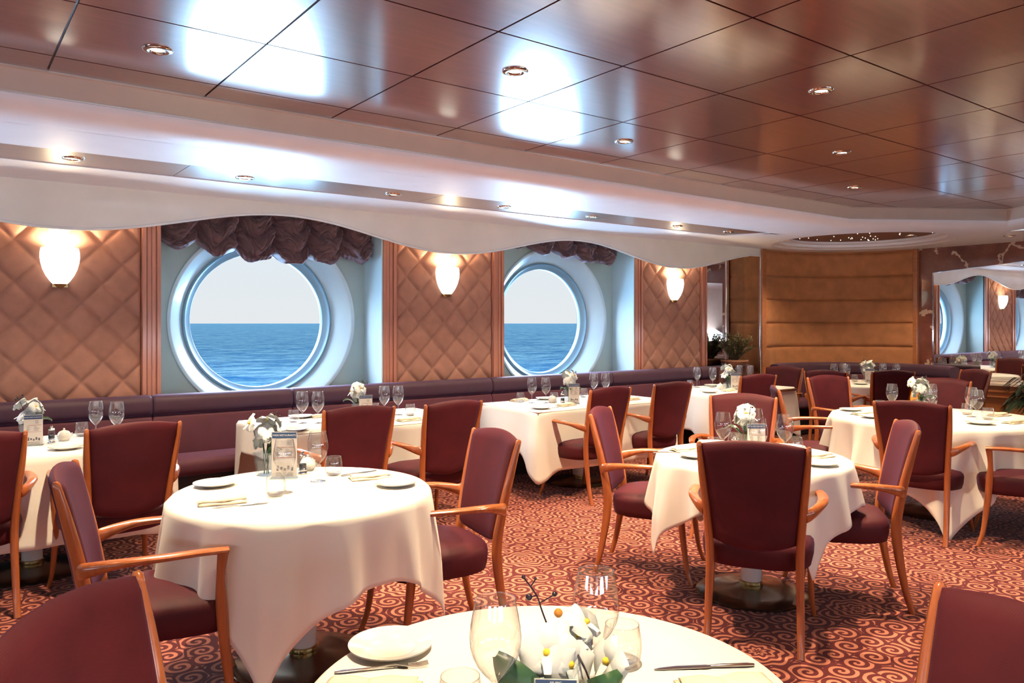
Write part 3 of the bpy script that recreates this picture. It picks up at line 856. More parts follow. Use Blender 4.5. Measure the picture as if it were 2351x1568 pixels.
# ------------------------------------------------------------------ festoon curtains
def festoon(x0, x1, nsw, zb, label):
    nx, nz = nsw * 40, 150
    ztop = 2.48
    rnd = random.Random(int(x0 * 100))
    ph = [rnd.uniform(0, 6) for _ in range(nsw)]
    def fn(i, j):
        x = x0 + (x1 - x0) * i / nx
        u = (x - x0) / (x1 - x0) * nsw
        k = min(nsw - 1, int(u)); t = u - k           # inside swag 0..1
        arch = max(0.0, sin(pi * t))
        bot = zb[k] + 0.085 * (1 - arch ** 0.8)
        v = j / nz                                       # 0 top .. 1 bottom
        z = ztop + (bot - ztop) * v
        sag = 0.085 * arch
        q = (z - sag * -1) * 34 + ph[k] + 1.3 * sin(u * 5 + k)
        fold = (0.5 + 0.5 * sin(q)) ** 1.6
        fold2 = 0.5 + 0.5 * sin(q * 2.3 + 3 * t)
        q3 = (z * 0.8 + sag * 1.5 + 0.05 * sin(u * 9 + k * 2)) * 120 + ph[k] * 2
        y = -0.03 - 0.060 * arch - 0.045 * fold - 0.016 * fold2 - 0.008 * sin(q3) - 0.006 * sin(q3 * 1.7 + u * 14) + 0.035 * (1 - arch) ** 2
        if v > 0.93: y += (v - 0.93) / 0.07 * 0.05
        xx = x + 0.012 * sin(q * 0.7)
        zz = z + 0.012 * sin(3 * pi * t + k)
        return (xx, YR - 0.14 + y, zz)
    o = MB().grid(fn, nx + 1, nz + 1).build('festoon_curtain', 'velvet', ang=180, recalc=False, solid=0.006)
    tag(o, label, 'curtain', 'gathered festoon curtains')
festoon(1.44, 3.36, 6, [2.115, 2.07, 2.03, 2.02, 2.04, 2.065], 'gathered dark mauve velvet festoon over the large left porthole')
festoon(4.95, 6.60, 5, [2.32, 2.265, 2.24, 2.20, 2.19], 'gathered dark mauve velvet festoon over the second porthole')
festoon(-1.85, -0.02, 6, [2.115, 2.07, 2.03, 2.02, 2.04, 2.065], 'gathered velvet festoon outside the left edge')

# ------------------------------------------------------------------ banquettes
def rounded_slab(pts_prof, x0, x1, name, mat, parent, r=0.02):
    """extrude a side profile (y,z) along x with rounded ends"""
    n = len(pts_prof)
    cy = sum(p[0] for p in pts_prof) / n; cz = sum(p[1] for p in pts_prof) / n
    st = [(x0, 0.90), (x0 + r * 0.3, 0.97), (x0 + r, 1.0), (x1 - r, 1.0), (x1 - r * 0.3, 0.97), (x1, 0.90)]
    m = MB().grid(lambda i, j: (st[i][0], cy + (pts_prof[j][0] - cy) * st[i][1], cz + (pts_prof[j][1] - cz) * st[i][1]), len(st), n, closev=True)
    m.face([j for j in range(n)]); m.face([(len(st) - 1) * n + j for j in range(n)])
    return m.build(name, mat, parent, ang=50)
def rprof(y0, y1, z0, z1, r, lean=0):
    P = []
    for cx_, cz_, a0 in ((y1 - r, z1 - r, 0), (y0 + r, z1 - r, 90), (y0 + r, z0 + r, 180), (y1 - r, z0 + r, 270)):
        for k in range(5):
            a = radians(a0 + k * 22.5); P.append((cx_ + r * cos(a) + lean * ((cz_ + r * sin(a)) - z0), cz_ + r * sin(a)))
    return P
seams = [-3.4, -1.6, -0.15, 1.335, 2.44, 4.52, 6.2, 7.75, 8.80]
blab = ['banquette section outside the left edge', 'banquette section outside the left edge', 'purple banquette section at the far left below the large sconce', 'purple banquette section under the left half of the big porthole', 'purple banquette section from the big porthole to the middle quilted panel',
        'purple banquette section under the second porthole', 'purple banquette section under the right quilted panel', 'short purple banquette section by the corner mirror bay']
for k in range(len(seams) - 1):
    x0, x1 = seams[k] + 0.004, seams[k + 1] - 0.004
    r = empty('banquette', ((x0 + x1) / 2, 6.2, 0), 0, blab[k], 'banquette', 'banquette sections along the window wall')
    hx = (x1 - x0) / 2
    rounded_slab(rprof(-0.20, 0.20, 0.36, 0.49, 0.05), -hx, hx, 'seat_cushion', 'banq_seat', r)
    rounded_slab(rprof(0.14, 0.26, 0.46, 0.80, 0.04, 0.12), -hx, hx, 'back_cushion', 'banq_seat', r)
    rounded_slab(rprof(0.155, 0.315, 0.785, 0.945, 0.055, 0.05), -hx, hx, 'bolster', 'banq_top', r)
    MB().box(-hx, hx, -0.13, 0.3, 0, 0.37).build('plinth', 'dark', r, smooth=False)
# planter ledge behind the last section in the bay
tag(MB().box(8.07, 8.80, 6.34, YW - .002, 0.0, 0.93).build('planter_shelf', 'stone_dark', smooth=False, bevel=0.005), 'dark stone shelf under the potted shrub in the corner', 'shelf')
# curved corner banquette
def arc_piece(prof, a0, a1, name, mat, parent, n=48):
    np_ = len(prof)
    def fn(i, j):
        a = a0 + (a1 - a0) * i / n
        e_ = min(i, n - i); s_ = 1 if e_ > 1 else (0.9 + 0.1 * e_ / 2)
        cr = sum(p[0] for p in prof) / np_; cz = sum(p[1] for p in prof) / np_
        rr, z = cr + (prof[j][0] - cr) * s_, cz + (prof[j][1] - cz) * s_
        return (rr * cos(a), rr * sin(a), z)
    m = MB().grid(fn, n + 1, np_, closev=True)
    m.face(list(range(np_))); m.face([n * np_ + j for j in range(np_)])
    return m.build(name, mat, parent, ang=50)
r = empty('curved_banquette', (NC[0], NC[1], 0), 0, 'curved dark red banquette wrapping the corner below the orange padded wall', 'banquette')
aa0, aa1 = radians(-32), radians(104)
arc_piece(rprof(0.82, 1.14, 0.36, 0.48, 0.04), aa0, aa1, 'seat_cushion', 'banq_seat', r)
arc_piece(rprof(1.08, 1.20, 0.46, 0.80, 0.03), aa0, aa1, 'back_cushion', 'banq_seat', r)
arc_piece(rprof(1.08, 1.235, 0.785, 0.955, 0.05), aa0, aa1, 'bolster', 'banq_top', r)
arc_piece(rprof(0.90, 1.14, 0.0, 0.37, 0.02), aa0, aa1, 'plinth', 'dark', r)

# ------------------------------------------------------------------ dining chair
def bez(P, n):
    """catmull-rom through P"""
    out = []
    Q = [P[0]] + list(P) + [P[-1]]
    for k in range(1, len(Q) - 2):
        for i in range(n):
            t = i / n
            out.append(tuple(0.5 * ((2 * Q[k][m]) + (-Q[k - 1][m] + Q[k + 1][m]) * t + (2 * Q[k - 1][m] - 5 * Q[k][m] + 4 * Q[k + 1][m] - Q[k + 2][m]) * t * t +
                                    (-Q[k - 1][m] + 3 * Q[k][m] - 3 * Q[k + 1][m] + Q[k + 2][m]) * t ** 3) for m in range(len(P[0]))))
    out.append(tuple(P[-1]))
    return out
def make_chair():
    r = empty('dining_armchair', (0, 0, 0), 0, 'x', 'chair')
    # rear posts (legs running up to the top of the back)
    for sx in (-1, 1):
        P = [(0.205 * sx, -0.315, 0.0), (0.203 * sx, -0.275, 0.15), (0.200 * sx, -0.238, 0.42), (0.212 * sx, -0.262, 0.62), (0.228 * sx, -0.300, 0.80), (0.238 * sx, -0.335, 0.945)]
        R = [(0.017, 0.015), (0.018, 0.019), (0.020, 0.026), (0.019, 0.023), (0.017, 0.020), (0.012, 0.014)]
        pts = bez([p + q for p, q in zip(P, R)], 5)
        pts += [(0.2385 * sx, -0.337, 0.953, 0.006, 0.007)]
        MB().tube([p[:3] for p in pts], [(p[3], p[4]) for p in pts], 10, up=(0, 1, 0)).build('leg', 'chair_wood', r)
    # front legs
    for sx in (-1, 1):
        P = [(0.262 * sx, 0.270, 0.0), (0.250 * sx, 0.238, 0.10), (0.243 * sx, 0.212, 0.30), (0.248 * sx, 0.200, 0.45), (0.258 * sx, 0.196, 0.56), (0.262 * sx, 0.205, 0.655)]
        R = [(0.012, 0.013), (0.014, 0.015), (0.018, 0.020), (0.020, 0.022), (0.015, 0.016), (0.016, 0.020)]
        pts = bez([p + q for p, q in zip(P, R)], 5)
        MB().tube([p[:3] for p in pts], [(p[3], p[4]) for p in pts], 10, up=(0, 1, 0)).build('leg', 'chair_wood', r)
        A = [(0.222 * sx, -0.268, 0.628, 0.012, 0.030), (0.252 * sx, -0.235, 0.640, 0.018, 0.027), (0.292 * sx, -0.13, 0.662, 0.024, 0.017), (0.300 * sx, 0.0, 0.668, 0.025, 0.014),
             (0.284 * sx, 0.12, 0.668, 0.023, 0.013), (0.262 * sx, 0.222, 0.662, 0.019, 0.013)]
        pts = bez(A, 5)
        MB().tube([p[:3] for p in pts], [(p[3], p[4]) for p in pts], 12).build('armrest', 'chair_wood', r)
    # seat: superellipse cushion
    def seat_pt(a, s, z):
        ca, sa = cos(a), sin(a)
        w = 0.262 if sa > 0 else 0.262 - 0.035 * (-sa)
        e = 0.52
        x = w * s * (abs(ca) ** e) * (1 if ca >= 0 else -1)
        y = 0.02 + 0.250 * s * (abs(sa) ** e) * (1 if sa >= 0 else -1)
        return (x, y, z)
    rows = [(0.90, 0.350), (0.96, 0.356), (0.99, 0.39), (1.0, 0.435), (0.985, 0.455), (0.93, 0.472), (0.75, 0.487), (0.4, 0.496), (0.01, 0.498)]
    m = MB().grid(lambda i, j: seat_pt(2 * pi * i / 48, rows[j][0], rows[j][1]), 48, len(rows), closeu=True)
    m.face([i * len(rows) for i in range(48)])
    m.build('seat', 'fabric', r, ang=60)
    # backrest pad
    nx, nz = 16, 14
    def half(zt): # half width at height parameter
        return 0.186 + 0.042 * zt
    def bp(u, v, side):
        # u -1..1, v 0..1, side -1 back, +1 front
        zb = 0.485 - 0.035 * (1 - u * u); zt = 0.945 + 0.028 * (1 - u * u)
        z = zb + (zt - zb) * v
        hw = half(v)
        yc = -0.232 - 0.10 * v ** 1.15 - 0.035 * (1 - u * u)
        th = 0.025 * (min(1, (1 - abs(u)) / 0.10) ** 0.5 if abs(u) > 0.9 else 1) * (min(1, (1 - v) / 0.06) ** 0.5) * (min(1, v / 0.06) ** 0.5)
        th = max(th, 0.002)
        bulge = 0.012 * (1 - u * u) * (1 - (2 * v - 1) ** 2)
        return (u * hw, yc + side * (th + (bulge if side > 0 else 0)), z)
    us = [-1, -0.985, -0.95, -0.88] + [-0.75 + 1.5 * i / 10 for i in range(11)] + [0.88, 0.95, 0.985, 1]
    vs = [0, 0.012, 0.03, 0.06] + [0.12 + 0.78 * i / 9 for i in range(10)] + [0.94, 0.97, 0.988, 1]
    m = MB()
    m.grid(lambda i, j: bp(us[i], vs[j], 1), len(us), len(vs))
    m.grid(lambda i, j: bp(us[i], vs[j], -1), len(us), len(vs), flip=True)
    # rim
    L = [(u, 0) for u in us] + [(1, v) for v in vs[1:]] + [(u, 1) for u in reversed(us[:-1])] + [(-1, v) for v in reversed(vs[1:-1])]
    m.grid(lambda i, j: bp(L[i][0], L[i][1], (1, -1)[j]), len(L), 2, closeu=True)
    m.build('backrest', 'fabric', r, ang=70)
    return r
CH = [
 (0.39, 3.30, 346, 'side-view armchair left of the left round table, its mauve back near the left edge'),
 (2.23, 3.12, 172, 'armchair at right of the left round table, maroon backrest facing left'),
 (2.96, 2.14, 32, 'armchair seen from behind in front of the right round table'),
 (3.36, 3.56, 302, 'armchair left of the right round table with bright red-lit seat'),
 (4.21, 2.06, 129, 'armchair right of the right round table, turned left'),
 (4.86, 3.60, 208, 'armchair facing the camera behind the right round table with red backrest'),
 (5.72, 3.90, 309, 'armchair in purple side view left of the far right round table'),
 (5.35, 2.59, 12, 'dark-backed armchair in front of the far right round table'),
 (6.11, 1.84, 115, 'armchair cut by the right edge, only arm and seat visible'),
 (7.80, 3.46, 182, 'wide purple-backed armchair behind the far right round table'),
 (8.66, 4.39, 53, 'dark-backed armchair in front of the corner table at its right'),
 (8.07, 4.86, 12, 'dark-backed armchair at the left of the corner table, half behind the bright red chair'),
 (7.28, 4.36, 248, 'bright red-backed armchair turned towards the far right round table'),
 (8.40, 5.62, 190, 'purple armchair at the right end of the last square table'),
 (6.91, 4.92, 78, 'dark-backed armchair before the square table nearest the corner'),
 (5.37, 4.73, 88, 'tall dark-backed armchair at the right of the middle square table'),
 (4.53, 4.67, 92, 'dark-backed armchair at the left of the middle square table, its arm pointing left'),
 (2.19, 4.56, 86, 'dark purple-backed armchair left of its pair at the second square table'),
 (2.87, 4.50, 94, 'dark purple-backed armchair right of its pair at the second square table'),
 (0.86, 4.53, 98, 'dark-backed armchair in front of the leftmost square table'),
 (0.13, 4.62, 92, 'dark-backed armchair cut by the left edge at the leftmost square table'),
 (0.20, 1.68, 319, 'nearest armchair at the bottom left corner, curved dark red back'),
 (1.60, 0.547, 155, 'nearest armchair at the bottom right corner, purple twill backrest'),
 (9.62, 3.92, 150, 'dark red armchair beyond the far right table near the marble wall'),
]
chair0 = make_chair()
for k, (mx_, my_, ang, lb) in enumerate(CH):
    a = radians(ang)
    x, y = mx_ + 0.335 * cos(a), my_ + 0.335 * sin(a)
    place(chair0, k == 0, (x, y, 0), a - pi / 2, lb, 'wooden dining armchairs')

# ------------------------------------------------------------------ tables
TT = 0.755
def make_table(x, y, shape, hx, hy, label):
    t = empty('pedestal_table', (x, y, 0), 0, label, 'table', 'pedestal dining tables')
    if shape == 'round':
        MB().lathe([(0.001, TT - 0.035), (hx - 0.02, TT - 0.035), (hx - 0.01, TT - 0.008), (0.001, TT - 0.008)], 48).build('tabletop', 'table_wood', t, ang=30)
    else:
        MB().box(-hx + .015, hx - .015, -hy + .015, hy - .015, TT - 0.035, TT - 0.008).build('tabletop', 'table_wood', t, smooth=False)
    MB().lathe([(0.001, 0.03), (0.056, 0.03), (0.056, TT - 0.036), (0.001, TT - 0.036)], 32).build('pedestal', 'pedestal', t, ang=30)
    MB().lathe([(0.062, 0.05), (0.066, 0.055), (0.066, 0.072), (0.058, 0.075)], 32).build('collar', 'brass', t, ang=60)
    MB().lathe([(0.001, 0.0), (0.300, 0.0), (0.303, 0.006), (0.290, 0.016), (0.20, 0.028), (0.10, 0.040), (0.06, 0.055), (0.001, 0.056)], 56).build('base_plate', 'base_metal', t, ang=60)
    return t
def cloth_mesh(fn_edge, n, drop, amp, freq, seed=0, rows=16, top_z=TT):
    """fn_edge(u)->(x,y,nx,ny); drop(u)->length; hanging skirt with folds"""
    rnd = random.Random(seed)
    ph = [rnd.uniform(0, 6.28) for _ in range(4)]
    m = MB()
    def fn(i, j):
        u = i / n
        x, y, nx, ny = fn_edge(u)
        D = drop(u)
        v = j / rows
        f = sin(2 * pi * u * freq + ph[0]) * 0.6 + sin(2 * pi * u * (freq * 1.63) + ph[1]) * 0.3 + sin(2 * pi * u * 5 + ph[2]) * 0.3
        h = v * D
        r0 = 0.018
        if h < r0 * 1.57:
            a = h / r0
            out, dz = r0 * sin(a), r0 * (1 - cos(a))
        else:
            out, dz = r0 + 0.05 * (h - r0 * 1.57), r0 + (h - r0 * 1.57) * 0.97
        k = min(1, max(0, (h - 0.03) / 0.30)) ** 0.9
        f = f if f < 0 else f ** 0.7
        out += amp * k * (f + 0.5)
        tx, ty = -ny, nx
        sl = amp * 0.5 * k * cos(2 * pi * u * freq + ph[0])
        return (x + nx * out + tx * sl, y + ny * out + ty * sl, top_z - dz)
    m.grid(fn, n, rows + 1, closeu=True)
    return m, fn
def round_cloth(x, y, R, half, rot, label, seed, amp=0.020, freq=13, grp='tablecloths'):
    def edge(u):
        a = 2 * pi * u
        return ((R - .018) * cos(a), (R - .018) * sin(a), cos(a), sin(a))
    def drop(u):
        a = 2 * pi * u - rot
        c = max(abs(cos(a)), abs(sin(a)))
        d = half / c
        full = half * 1.414
        d = d if d < full * 0.985 else full * 0.985
        return d - R
    n = 288
    m, fn = cloth_mesh(edge, n, drop, amp, freq, seed)
    # top
    o = len(m.v); m.v.append((0, 0, TT))
    for ring in (0.35, 0.7):
        for i in range(n):
            e_ = edge(i / n); m.v.append((e_[0] * ring, e_[1] * ring, TT))
    rows = 17
    for i in range(n):
        j = (i + 1) % n
        m.face([o, o + 1 + i, o + 1 + j])
        m.face([o + 1 + i, o + 1 + n + i, o + 1 + n + j, o + 1 + j])
        m.face([o + 1 + n + i, i * rows, j * rows, o + 1 + n + j])
    ob = m.build('tablecloth', 'cloth', ang=180, solid=0.003)
    ob.location = (x, y, 0.003)
    tag(ob, label, 'tablecloth', grp)
def rect_cloth(x0, x1, y0, y1, dy, dx, label, seed, amp=0.022):
    cx_, cy_ = (x0 + x1) / 2, (y0 + y1) / 2; hx, hy = (x1 - x0) / 2 - .018, (y1 - y0) / 2 - .018
    r = 0.03
    seg = []
    per = [(hx, -hy), (hx, hy), (-hx, hy), (-hx, -hy)]
    L = [2 * hy, 2 * hx, 2 * hy, 2 * hx]
    T = sum(L)
    pts = []
    # perimeter samples with rounded corners
    n = 300
    def edge(u):
        s = (u % 1) * T
        c = [(hx, -hy, 0, 1), (hx, hy, -1, 0), (-hx, hy, 0, -1), (-hx, -hy, 1, 0)]
        nn = [(1, 0), (0, 1), (-1, 0), (0, -1)]
        k = 0
        while k < 3 and s > L[k]: s -= L[k]; k += 1
        px, py = c[k][0] + c[k][2] * s, c[k][1] + c[k][3] * s
        nx, ny = nn[k]
        rr = 0.07
        if s < rr:
            w = 0.5 * (1 - s / rr); pn = nn[k - 1]
            nx, ny = nx * (1 - w) + pn[0] * w, ny * (1 - w) + pn[1] * w
        elif L[k] - s < rr:
            w = 0.5 * (1 - (L[k] - s) / rr); pn = nn[(k + 1) % 4]
            nx, ny = nx * (1 - w) + pn[0] * w, ny * (1 - w) + pn[1] * w
        l = hypot(nx, ny)
        return (px, py, nx / l, ny / l)
    def drop(u):
        s = (u % 1) * T; k = 0
        while k < 3 and s > L[k]: s -= L[k]; k += 1
        base = dx if k in (0, 2) else dy
        oth = dy if k in (0, 2) else dx
        dc = min(s, L[k] - s)
        cd = hypot(dx, dy) * 0.95
        w = max(0, 1 - dc / 0.22)
        return base + (cd - base) * w ** 1.3 if cd > base else base
    m, fn = cloth_mesh(edge, n, drop, amp, 9, seed)
    rows = 17
    o = len(m.v)
    for i in range(n):
        e_ = edge(i / n); m.v.append((e_[0] * .5, e_[1] * .5, TT))
    m.v.append((0, 0, TT)); c0 = len(m.v) - 1
    for i in range(n):
        j = (i + 1) % n
        m.face([c0, o + i, o + j]); m.face([o + i, i * rows, j * rows, o + j])
    ob = m.build('tablecloth', 'cloth', ang=180, solid=0.003)
    ob.location = (cx_, cy_, 0.003)
    tag(ob, label, 'tablecloth', 'tablecloths')

make_table(0.985, 1.185, 'round', 0.49, 0.49, 'nearest round table at the bottom centre')
round_cloth(0.985, 1.185, 0.50, 0.82, radians(20), 'white tablecloth on the nearest round table at the bottom', 1)
make_table(1.31, 3.30, 'round', 0.53, 0.53, 'left round table under a long white cloth')
round_cloth(1.31, 3.30, 0.565, 0.87, radians(9), 'long white tablecloth on the round table at left', 5, amp=0.030)
make_table(3.64, 2.64, 'round', 0.50, 0.50, 'right round table behind the chair seen from the back')
round_cloth(3.64, 2.64, 0.525, 0.755, radians(22), 'short white tablecloth on the right round table amid four armchairs', 9, amp=0.040)
make_table(6.34, 2.88, 'round', 0.72, 0.72, 'far right round table with a big metal foot')
round_cloth(6.34, 2.88, 0.78, 1.14, radians(76), 'white tablecloth on the far right round table', 12, amp=0.048, freq=17)
make_table(9.22, 5.0, 'round', 0.58, 0.58, 'corner table inside the curved banquette')
round_cloth(9.22, 5.0, 0.62, 0.86, radians(30), 'white tablecloth on the corner table by the curved banquette', 15, amp=0.015)
make_table(4.88, 5.47, 'square', 0.84, 0.43, 'middle square table under the second porthole')
rect_cloth(4.05, 5.73, 5.05, 5.92, 0.54, 0.40, 'white tablecloth on the middle square table, its corner hanging low', 3)
make_table(2.60, 5.47, 'square', 0.77, 0.43, 'second square table, below the big porthole')
rect_cloth(1.83, 3.38, 5.05, 5.96, 0.54, 0.22, 'white tablecloth on the second square table below the big porthole', 4)
make_table(0.47, 5.48, 'square', 0.72, 0.43, 'leftmost square table below the large sconce')
rect_cloth(-0.25, 1.20, 5.05, 5.92, 0.54, 0.27, 'white tablecloth on the leftmost square table', 6)
make_table(7.25, 5.55, 'square', 0.75, 0.40, 'square table nearest the corner shrub')
rect_cloth(6.47, 8.02, 5.20, 5.98, 0.50, 0.42, 'white tablecloth on the square table nearest the corner', 8)

# ------------------------------------------------------------------ tableware
ZT = TT + 0.005
def wine_proto():
    r = empty('wine_glass', (0, 0, 0), 0, 'x', 'wine glass')
    bowl = [(0.0372, 0.232), (0.0420, 0.207), (0.0462, 0.184), (0.0480, 0.164), (0.0470, 0.146), (0.0425, 0.128), (0.034, 0.111), (0.023, 0.096), (0.012, 0.085), (0.006, 0.078)]
    MB().lathe(bowl, 32).grid(lambda i, j: ((0.0372 + 0.0009 * cos(pi / 3 * j)) * cos(2 * pi * i / 32), (0.0372 + 0.0009 * cos(pi / 3 * j)) * sin(2 * pi * i / 32), 0.232 + 0.0009 * sin(pi / 3 * j)), 32, 6, True, True).build('bowl', 'glass', r, ang=180)
    m = MB().lathe([(0.006, 0.080), (0.0042, 0.070), (0.0038, 0.030), (0.0055, 0.010), (0.014, 0.005), (0.034, 0.0025), (0.036, 0.0), (0.001, 0.0)], 24)
    m.build('stem_and_foot', 'glass', r, ang=60)
    return r
def tumbler_proto():
    r = empty('water_tumbler', (0, 0, 0), 0, 'x', 'tumbler')
    MB().lathe([(0.036, 0.090), (0.040, 0.070), (0.0425, 0.045), (0.040, 0.020), (0.032, 0.004), (0.026, 0.0), (0.001, 0.0)], 32).grid(lambda i, j: ((0.036 + 0.0009 * cos(pi / 3 * j)) * cos(2 * pi * i / 32), (0.036 + 0.0009 * cos(pi / 3 * j)) * sin(2 * pi * i / 32), 0.090 + 0.0009 * sin(pi / 3 * j)), 32, 6, True, True).build('glass_body', 'glass', r, ang=60)
    MB().lathe([(0.001, 0.010), (0.028, 0.011), (0.034, 0.016), (0.030, 0.004), (0.001, 0.003)], 24).build('thick_base', 'glass', r, ang=60)
    return r
def plate_proto():
    m = MB().lathe([(0.001, 0.004), (0.052, 0.004), (0.058, 0.008), (0.066, 0.012), (0.092, 0.017), (0.095, 0.0185), (0.094, 0.015), (0.066, 0.007), (0.055, 0.0), (0.001, 0.0)], 48)
    return tag(m.build('side_plate', 'porcelain', ang=40), 'x', 'plate')
def napkin_proto():
    r = empty('folded_napkin', (0, 0, 0), 0, 'x', 'napkin')
    def layer(z, w, l, dx, dy, rot, h):
        m = MB()
        c, s_ = cos(rot), sin(rot)
        def fn(i, j):
            u = -1 + 2 * i / 10; v = -1 + 2 * j / 6
            x, y = u * l, v * w
            zz = z + h * (1 - abs(v) ** 4) * (1 - 0.5 * abs(u) ** 6) + 0.0015 * sin(u * 5 + v * 3)
            return (dx + x * c - y * s_, dy + x * s_ + y * c, zz)
        m.grid(fn, 11, 7)
        return m
    layer(0.003, 0.045, 0.095, 0, 0, 0, 0.008).build('lower_fold', 'napkin', r, ang=180, solid=0.004)
    layer(0.012, 0.034, 0.050, 0.040, 0.004, 0.12, 0.012).build('upper_fold', 'napkin', r, ang=180, solid=0.004)
    layer(0.012, 0.032, 0.048, -0.042, 0.0, -0.08, 0.010).build('upper_fold', 'napkin', r, ang=180, solid=0.004)
    return r
def knife_proto():
    m = MB()
    m.tube([(-0.105, 0, 0.004), (-0.09, 0, 0.005), (-0.03, 0, 0.005), (-0.01, 0, 0.004)], [(0.003, 0.003), (0.0065, 0.0035), (0.005, 0.003), (0.004, 0.003)], 8)
    m.tube([(-0.012, 0, 0.004), (0.0, 0, 0.004), (0.06, -0.001, 0.003), (0.10, 0.001, 0.002), (0.115, 0.004, 0.002)], [(0.004, 0.0015), (0.009, 0.0012), (0.009, 0.0012), (0.006, 0.001), (0.001, 0.0006)], 6)
    return tag(m.build('table_knife', 'steel'), 'x', 'knife')
def fork_proto():
    m = MB()
    m.tube([(-0.10, 0, 0.003), (-0.085, 0, 0.004), (-0.02, 0, 0.005), (0.03, 0, 0.009)], [(0.003, 0.002), (0.0065, 0.002), (0.003, 0.002), (0.0035, 0.0018)], 8)
    m.tube([(0.03, 0, 0.009), (0.045, 0, 0.008), (0.055, 0, 0.006)], [(0.0035, 0.0015), (0.011, 0.0012), (0.012, 0.0012)], 6)
    for k in range(4):
        y = -0.009 + 0.006 * k
        m.tube([(0.053, y, 0.006), (0.075, y, 0.004), (0.098, y, 0.007)], 0.0013, 5)
    return tag(m.build('table_fork', 'steel'), 'x', 'fork')
def orchid_flower(mb, c, rz, tilt, s=1.0):
    cz, sz = cos(rz), sin(rz); ct, st = cos(tilt), sin(tilt)
    def tr(x, y, z):   # local: face normal = +z ; tilt about x then rotate about z
        y2, z2 = y * ct - z * st, y * st + z * ct
        return (c[0] + s * (x * cz - y2 * sz), c[1] + s * (x * sz + y2 * cz), c[2] + s * z2)
    mb.mat('petal')
    for k, (a, L, Wd) in enumerate([(0.15, 0.045, 0.030), (pi - 0.15, 0.045, 0.030), (pi / 2, 0.045, 0.020), (pi * 1.27, 0.042, 0.019), (pi * 1.73, 0.042, 0.019)]):
        def fn(i, j):
            u = i / 6; v = -1 + 2 * j / 4
            w = Wd * (sin(pi * min(1, u * 0.93 + 0.05)) ** 0.7)
            r = u * L; q = v * w
            z = 0.006 * sin(u * 3) - 0.010 * v * v * u + 0.004 * k % 0.005
            return tr(r * cos(a) - q * sin(a), r * sin(a) + q * cos(a), z)
        mb.grid(fn, 7, 5)
    mb.mat('yellow'); mb.ball(tr(0, 0.002, 0.006), 0.0065 * s, 8)
    mb.mat('petal')
    mb.grid(lambda i, j: tr((-1 + j) * 0.009 * (1 - 0.4 * i / 3), -0.004 - 0.008 * i, 0.012 + 0.004 * i - 0.004 * abs(j - 1)), 4, 3)
def orchid_proto(seed, nfl=6, leaf=True, big=1.0):
    rnd = random.Random(seed)
    r = empty('orchid_arrangement', (0, 0, 0), 0, 'x', 'flower vase')
    # square tapered glass vase
    w0, w1, h = 0.032, 0.045, 0.115
    m = MB()
    o = 0
    for z, w in ((0, w0), (h, w1), (h, w1 - .004), (0.012, w0 - .004)):
        m.v += [(w, w, z), (-w, w, z), (-w, -w, z), (w, -w, z)]
    for k in range(3):
        for i in range(4):
            m.face([k * 4 + i, k * 4 + (i + 1) % 4, k * 4 + 4 + (i + 1) % 4, k * 4 + 4 + i])
    m.face([0, 1, 2, 3]); m.face([12, 13, 14, 15])
    m.build('glass_vase', 'acrylic', r, smooth=False)
    fl = MB()
    for k in range(nfl):
        a = 2 * pi * k / nfl + rnd.uniform(-.3, .3)
        rr = rnd.uniform(0.02, 0.06) * big
        z = h + rnd.uniform(0.035, 0.115) * big
        orchid_flower(fl, (rr * cos(a), rr * sin(a), z), a + pi / 2, radians(rnd.uniform(50, 85)), rnd.uniform(1.0, 1.25))
    orchid_flower(fl, (0.0, 0.0, h + 0.12 * big), rnd.uniform(0, 6), 0.5, 1.15)
    fl.build('blossoms', None, r, ang=180, recalc=False)
    m = MB()
    a = rnd.uniform(0, 6)
    p0 = (0.01, 0, 0.02); p1 = (0.03 * cos(a), 0.03 * sin(a), h + 0.06); p2 = (0.06 * cos(a), 0.06 * sin(a), h + 0.13 * big)
    m.tube(bez([p0, p1, p2, (p2[0] + .02 * cos(a + 1), p2[1] + .02 * sin(a + 1), p2[2] + .025)], 4), 0.0016, 6)
    for k in range(4):
        b_ = a + k * 1.4
        q = (p2[0] + 0.022 * cos(b_), p2[1] + 0.022 * sin(b_), p2[2] + 0.004 + 0.008 * k)
        m.tube([p2, q], 0.0012, 5); m.ball(q, 0.0055, 8)
    m.build('berry_twig', 'berry', r)
    m = MB().mat('leaf')
    for k in range(3 if leaf else 1):
        a = rnd.uniform(0, 6.28)
        def fn(i, j):
            u = i / 8; v = -1 + 2 * j / 4
            w = 0.030 * sin(pi * min(1, u * 0.9 + 0.06)) ** 0.8
            rr = 0.02 + 0.10 * u; z = h - 0.01 + 0.05 * sin(u * 2.4) - 0.01 * (1 - v * v)
            return (rr * cos(a) - v * w * sin(a), rr * sin(a) + v * w * cos(a), z)
        m.grid(fn, 9, 5)
    for k in range(5):
        m.tube([(0.012 * cos(k * 1.3), 0.012 * sin(k * 1.3), 0.01), (0.015 * cos(k * 2.1), 0.015 * sin(k * 2.1), h + 0.04)], 0.0022, 5)
    m.build('leaves_and_stems', None, r, ang=180, recalc=False)
    return r
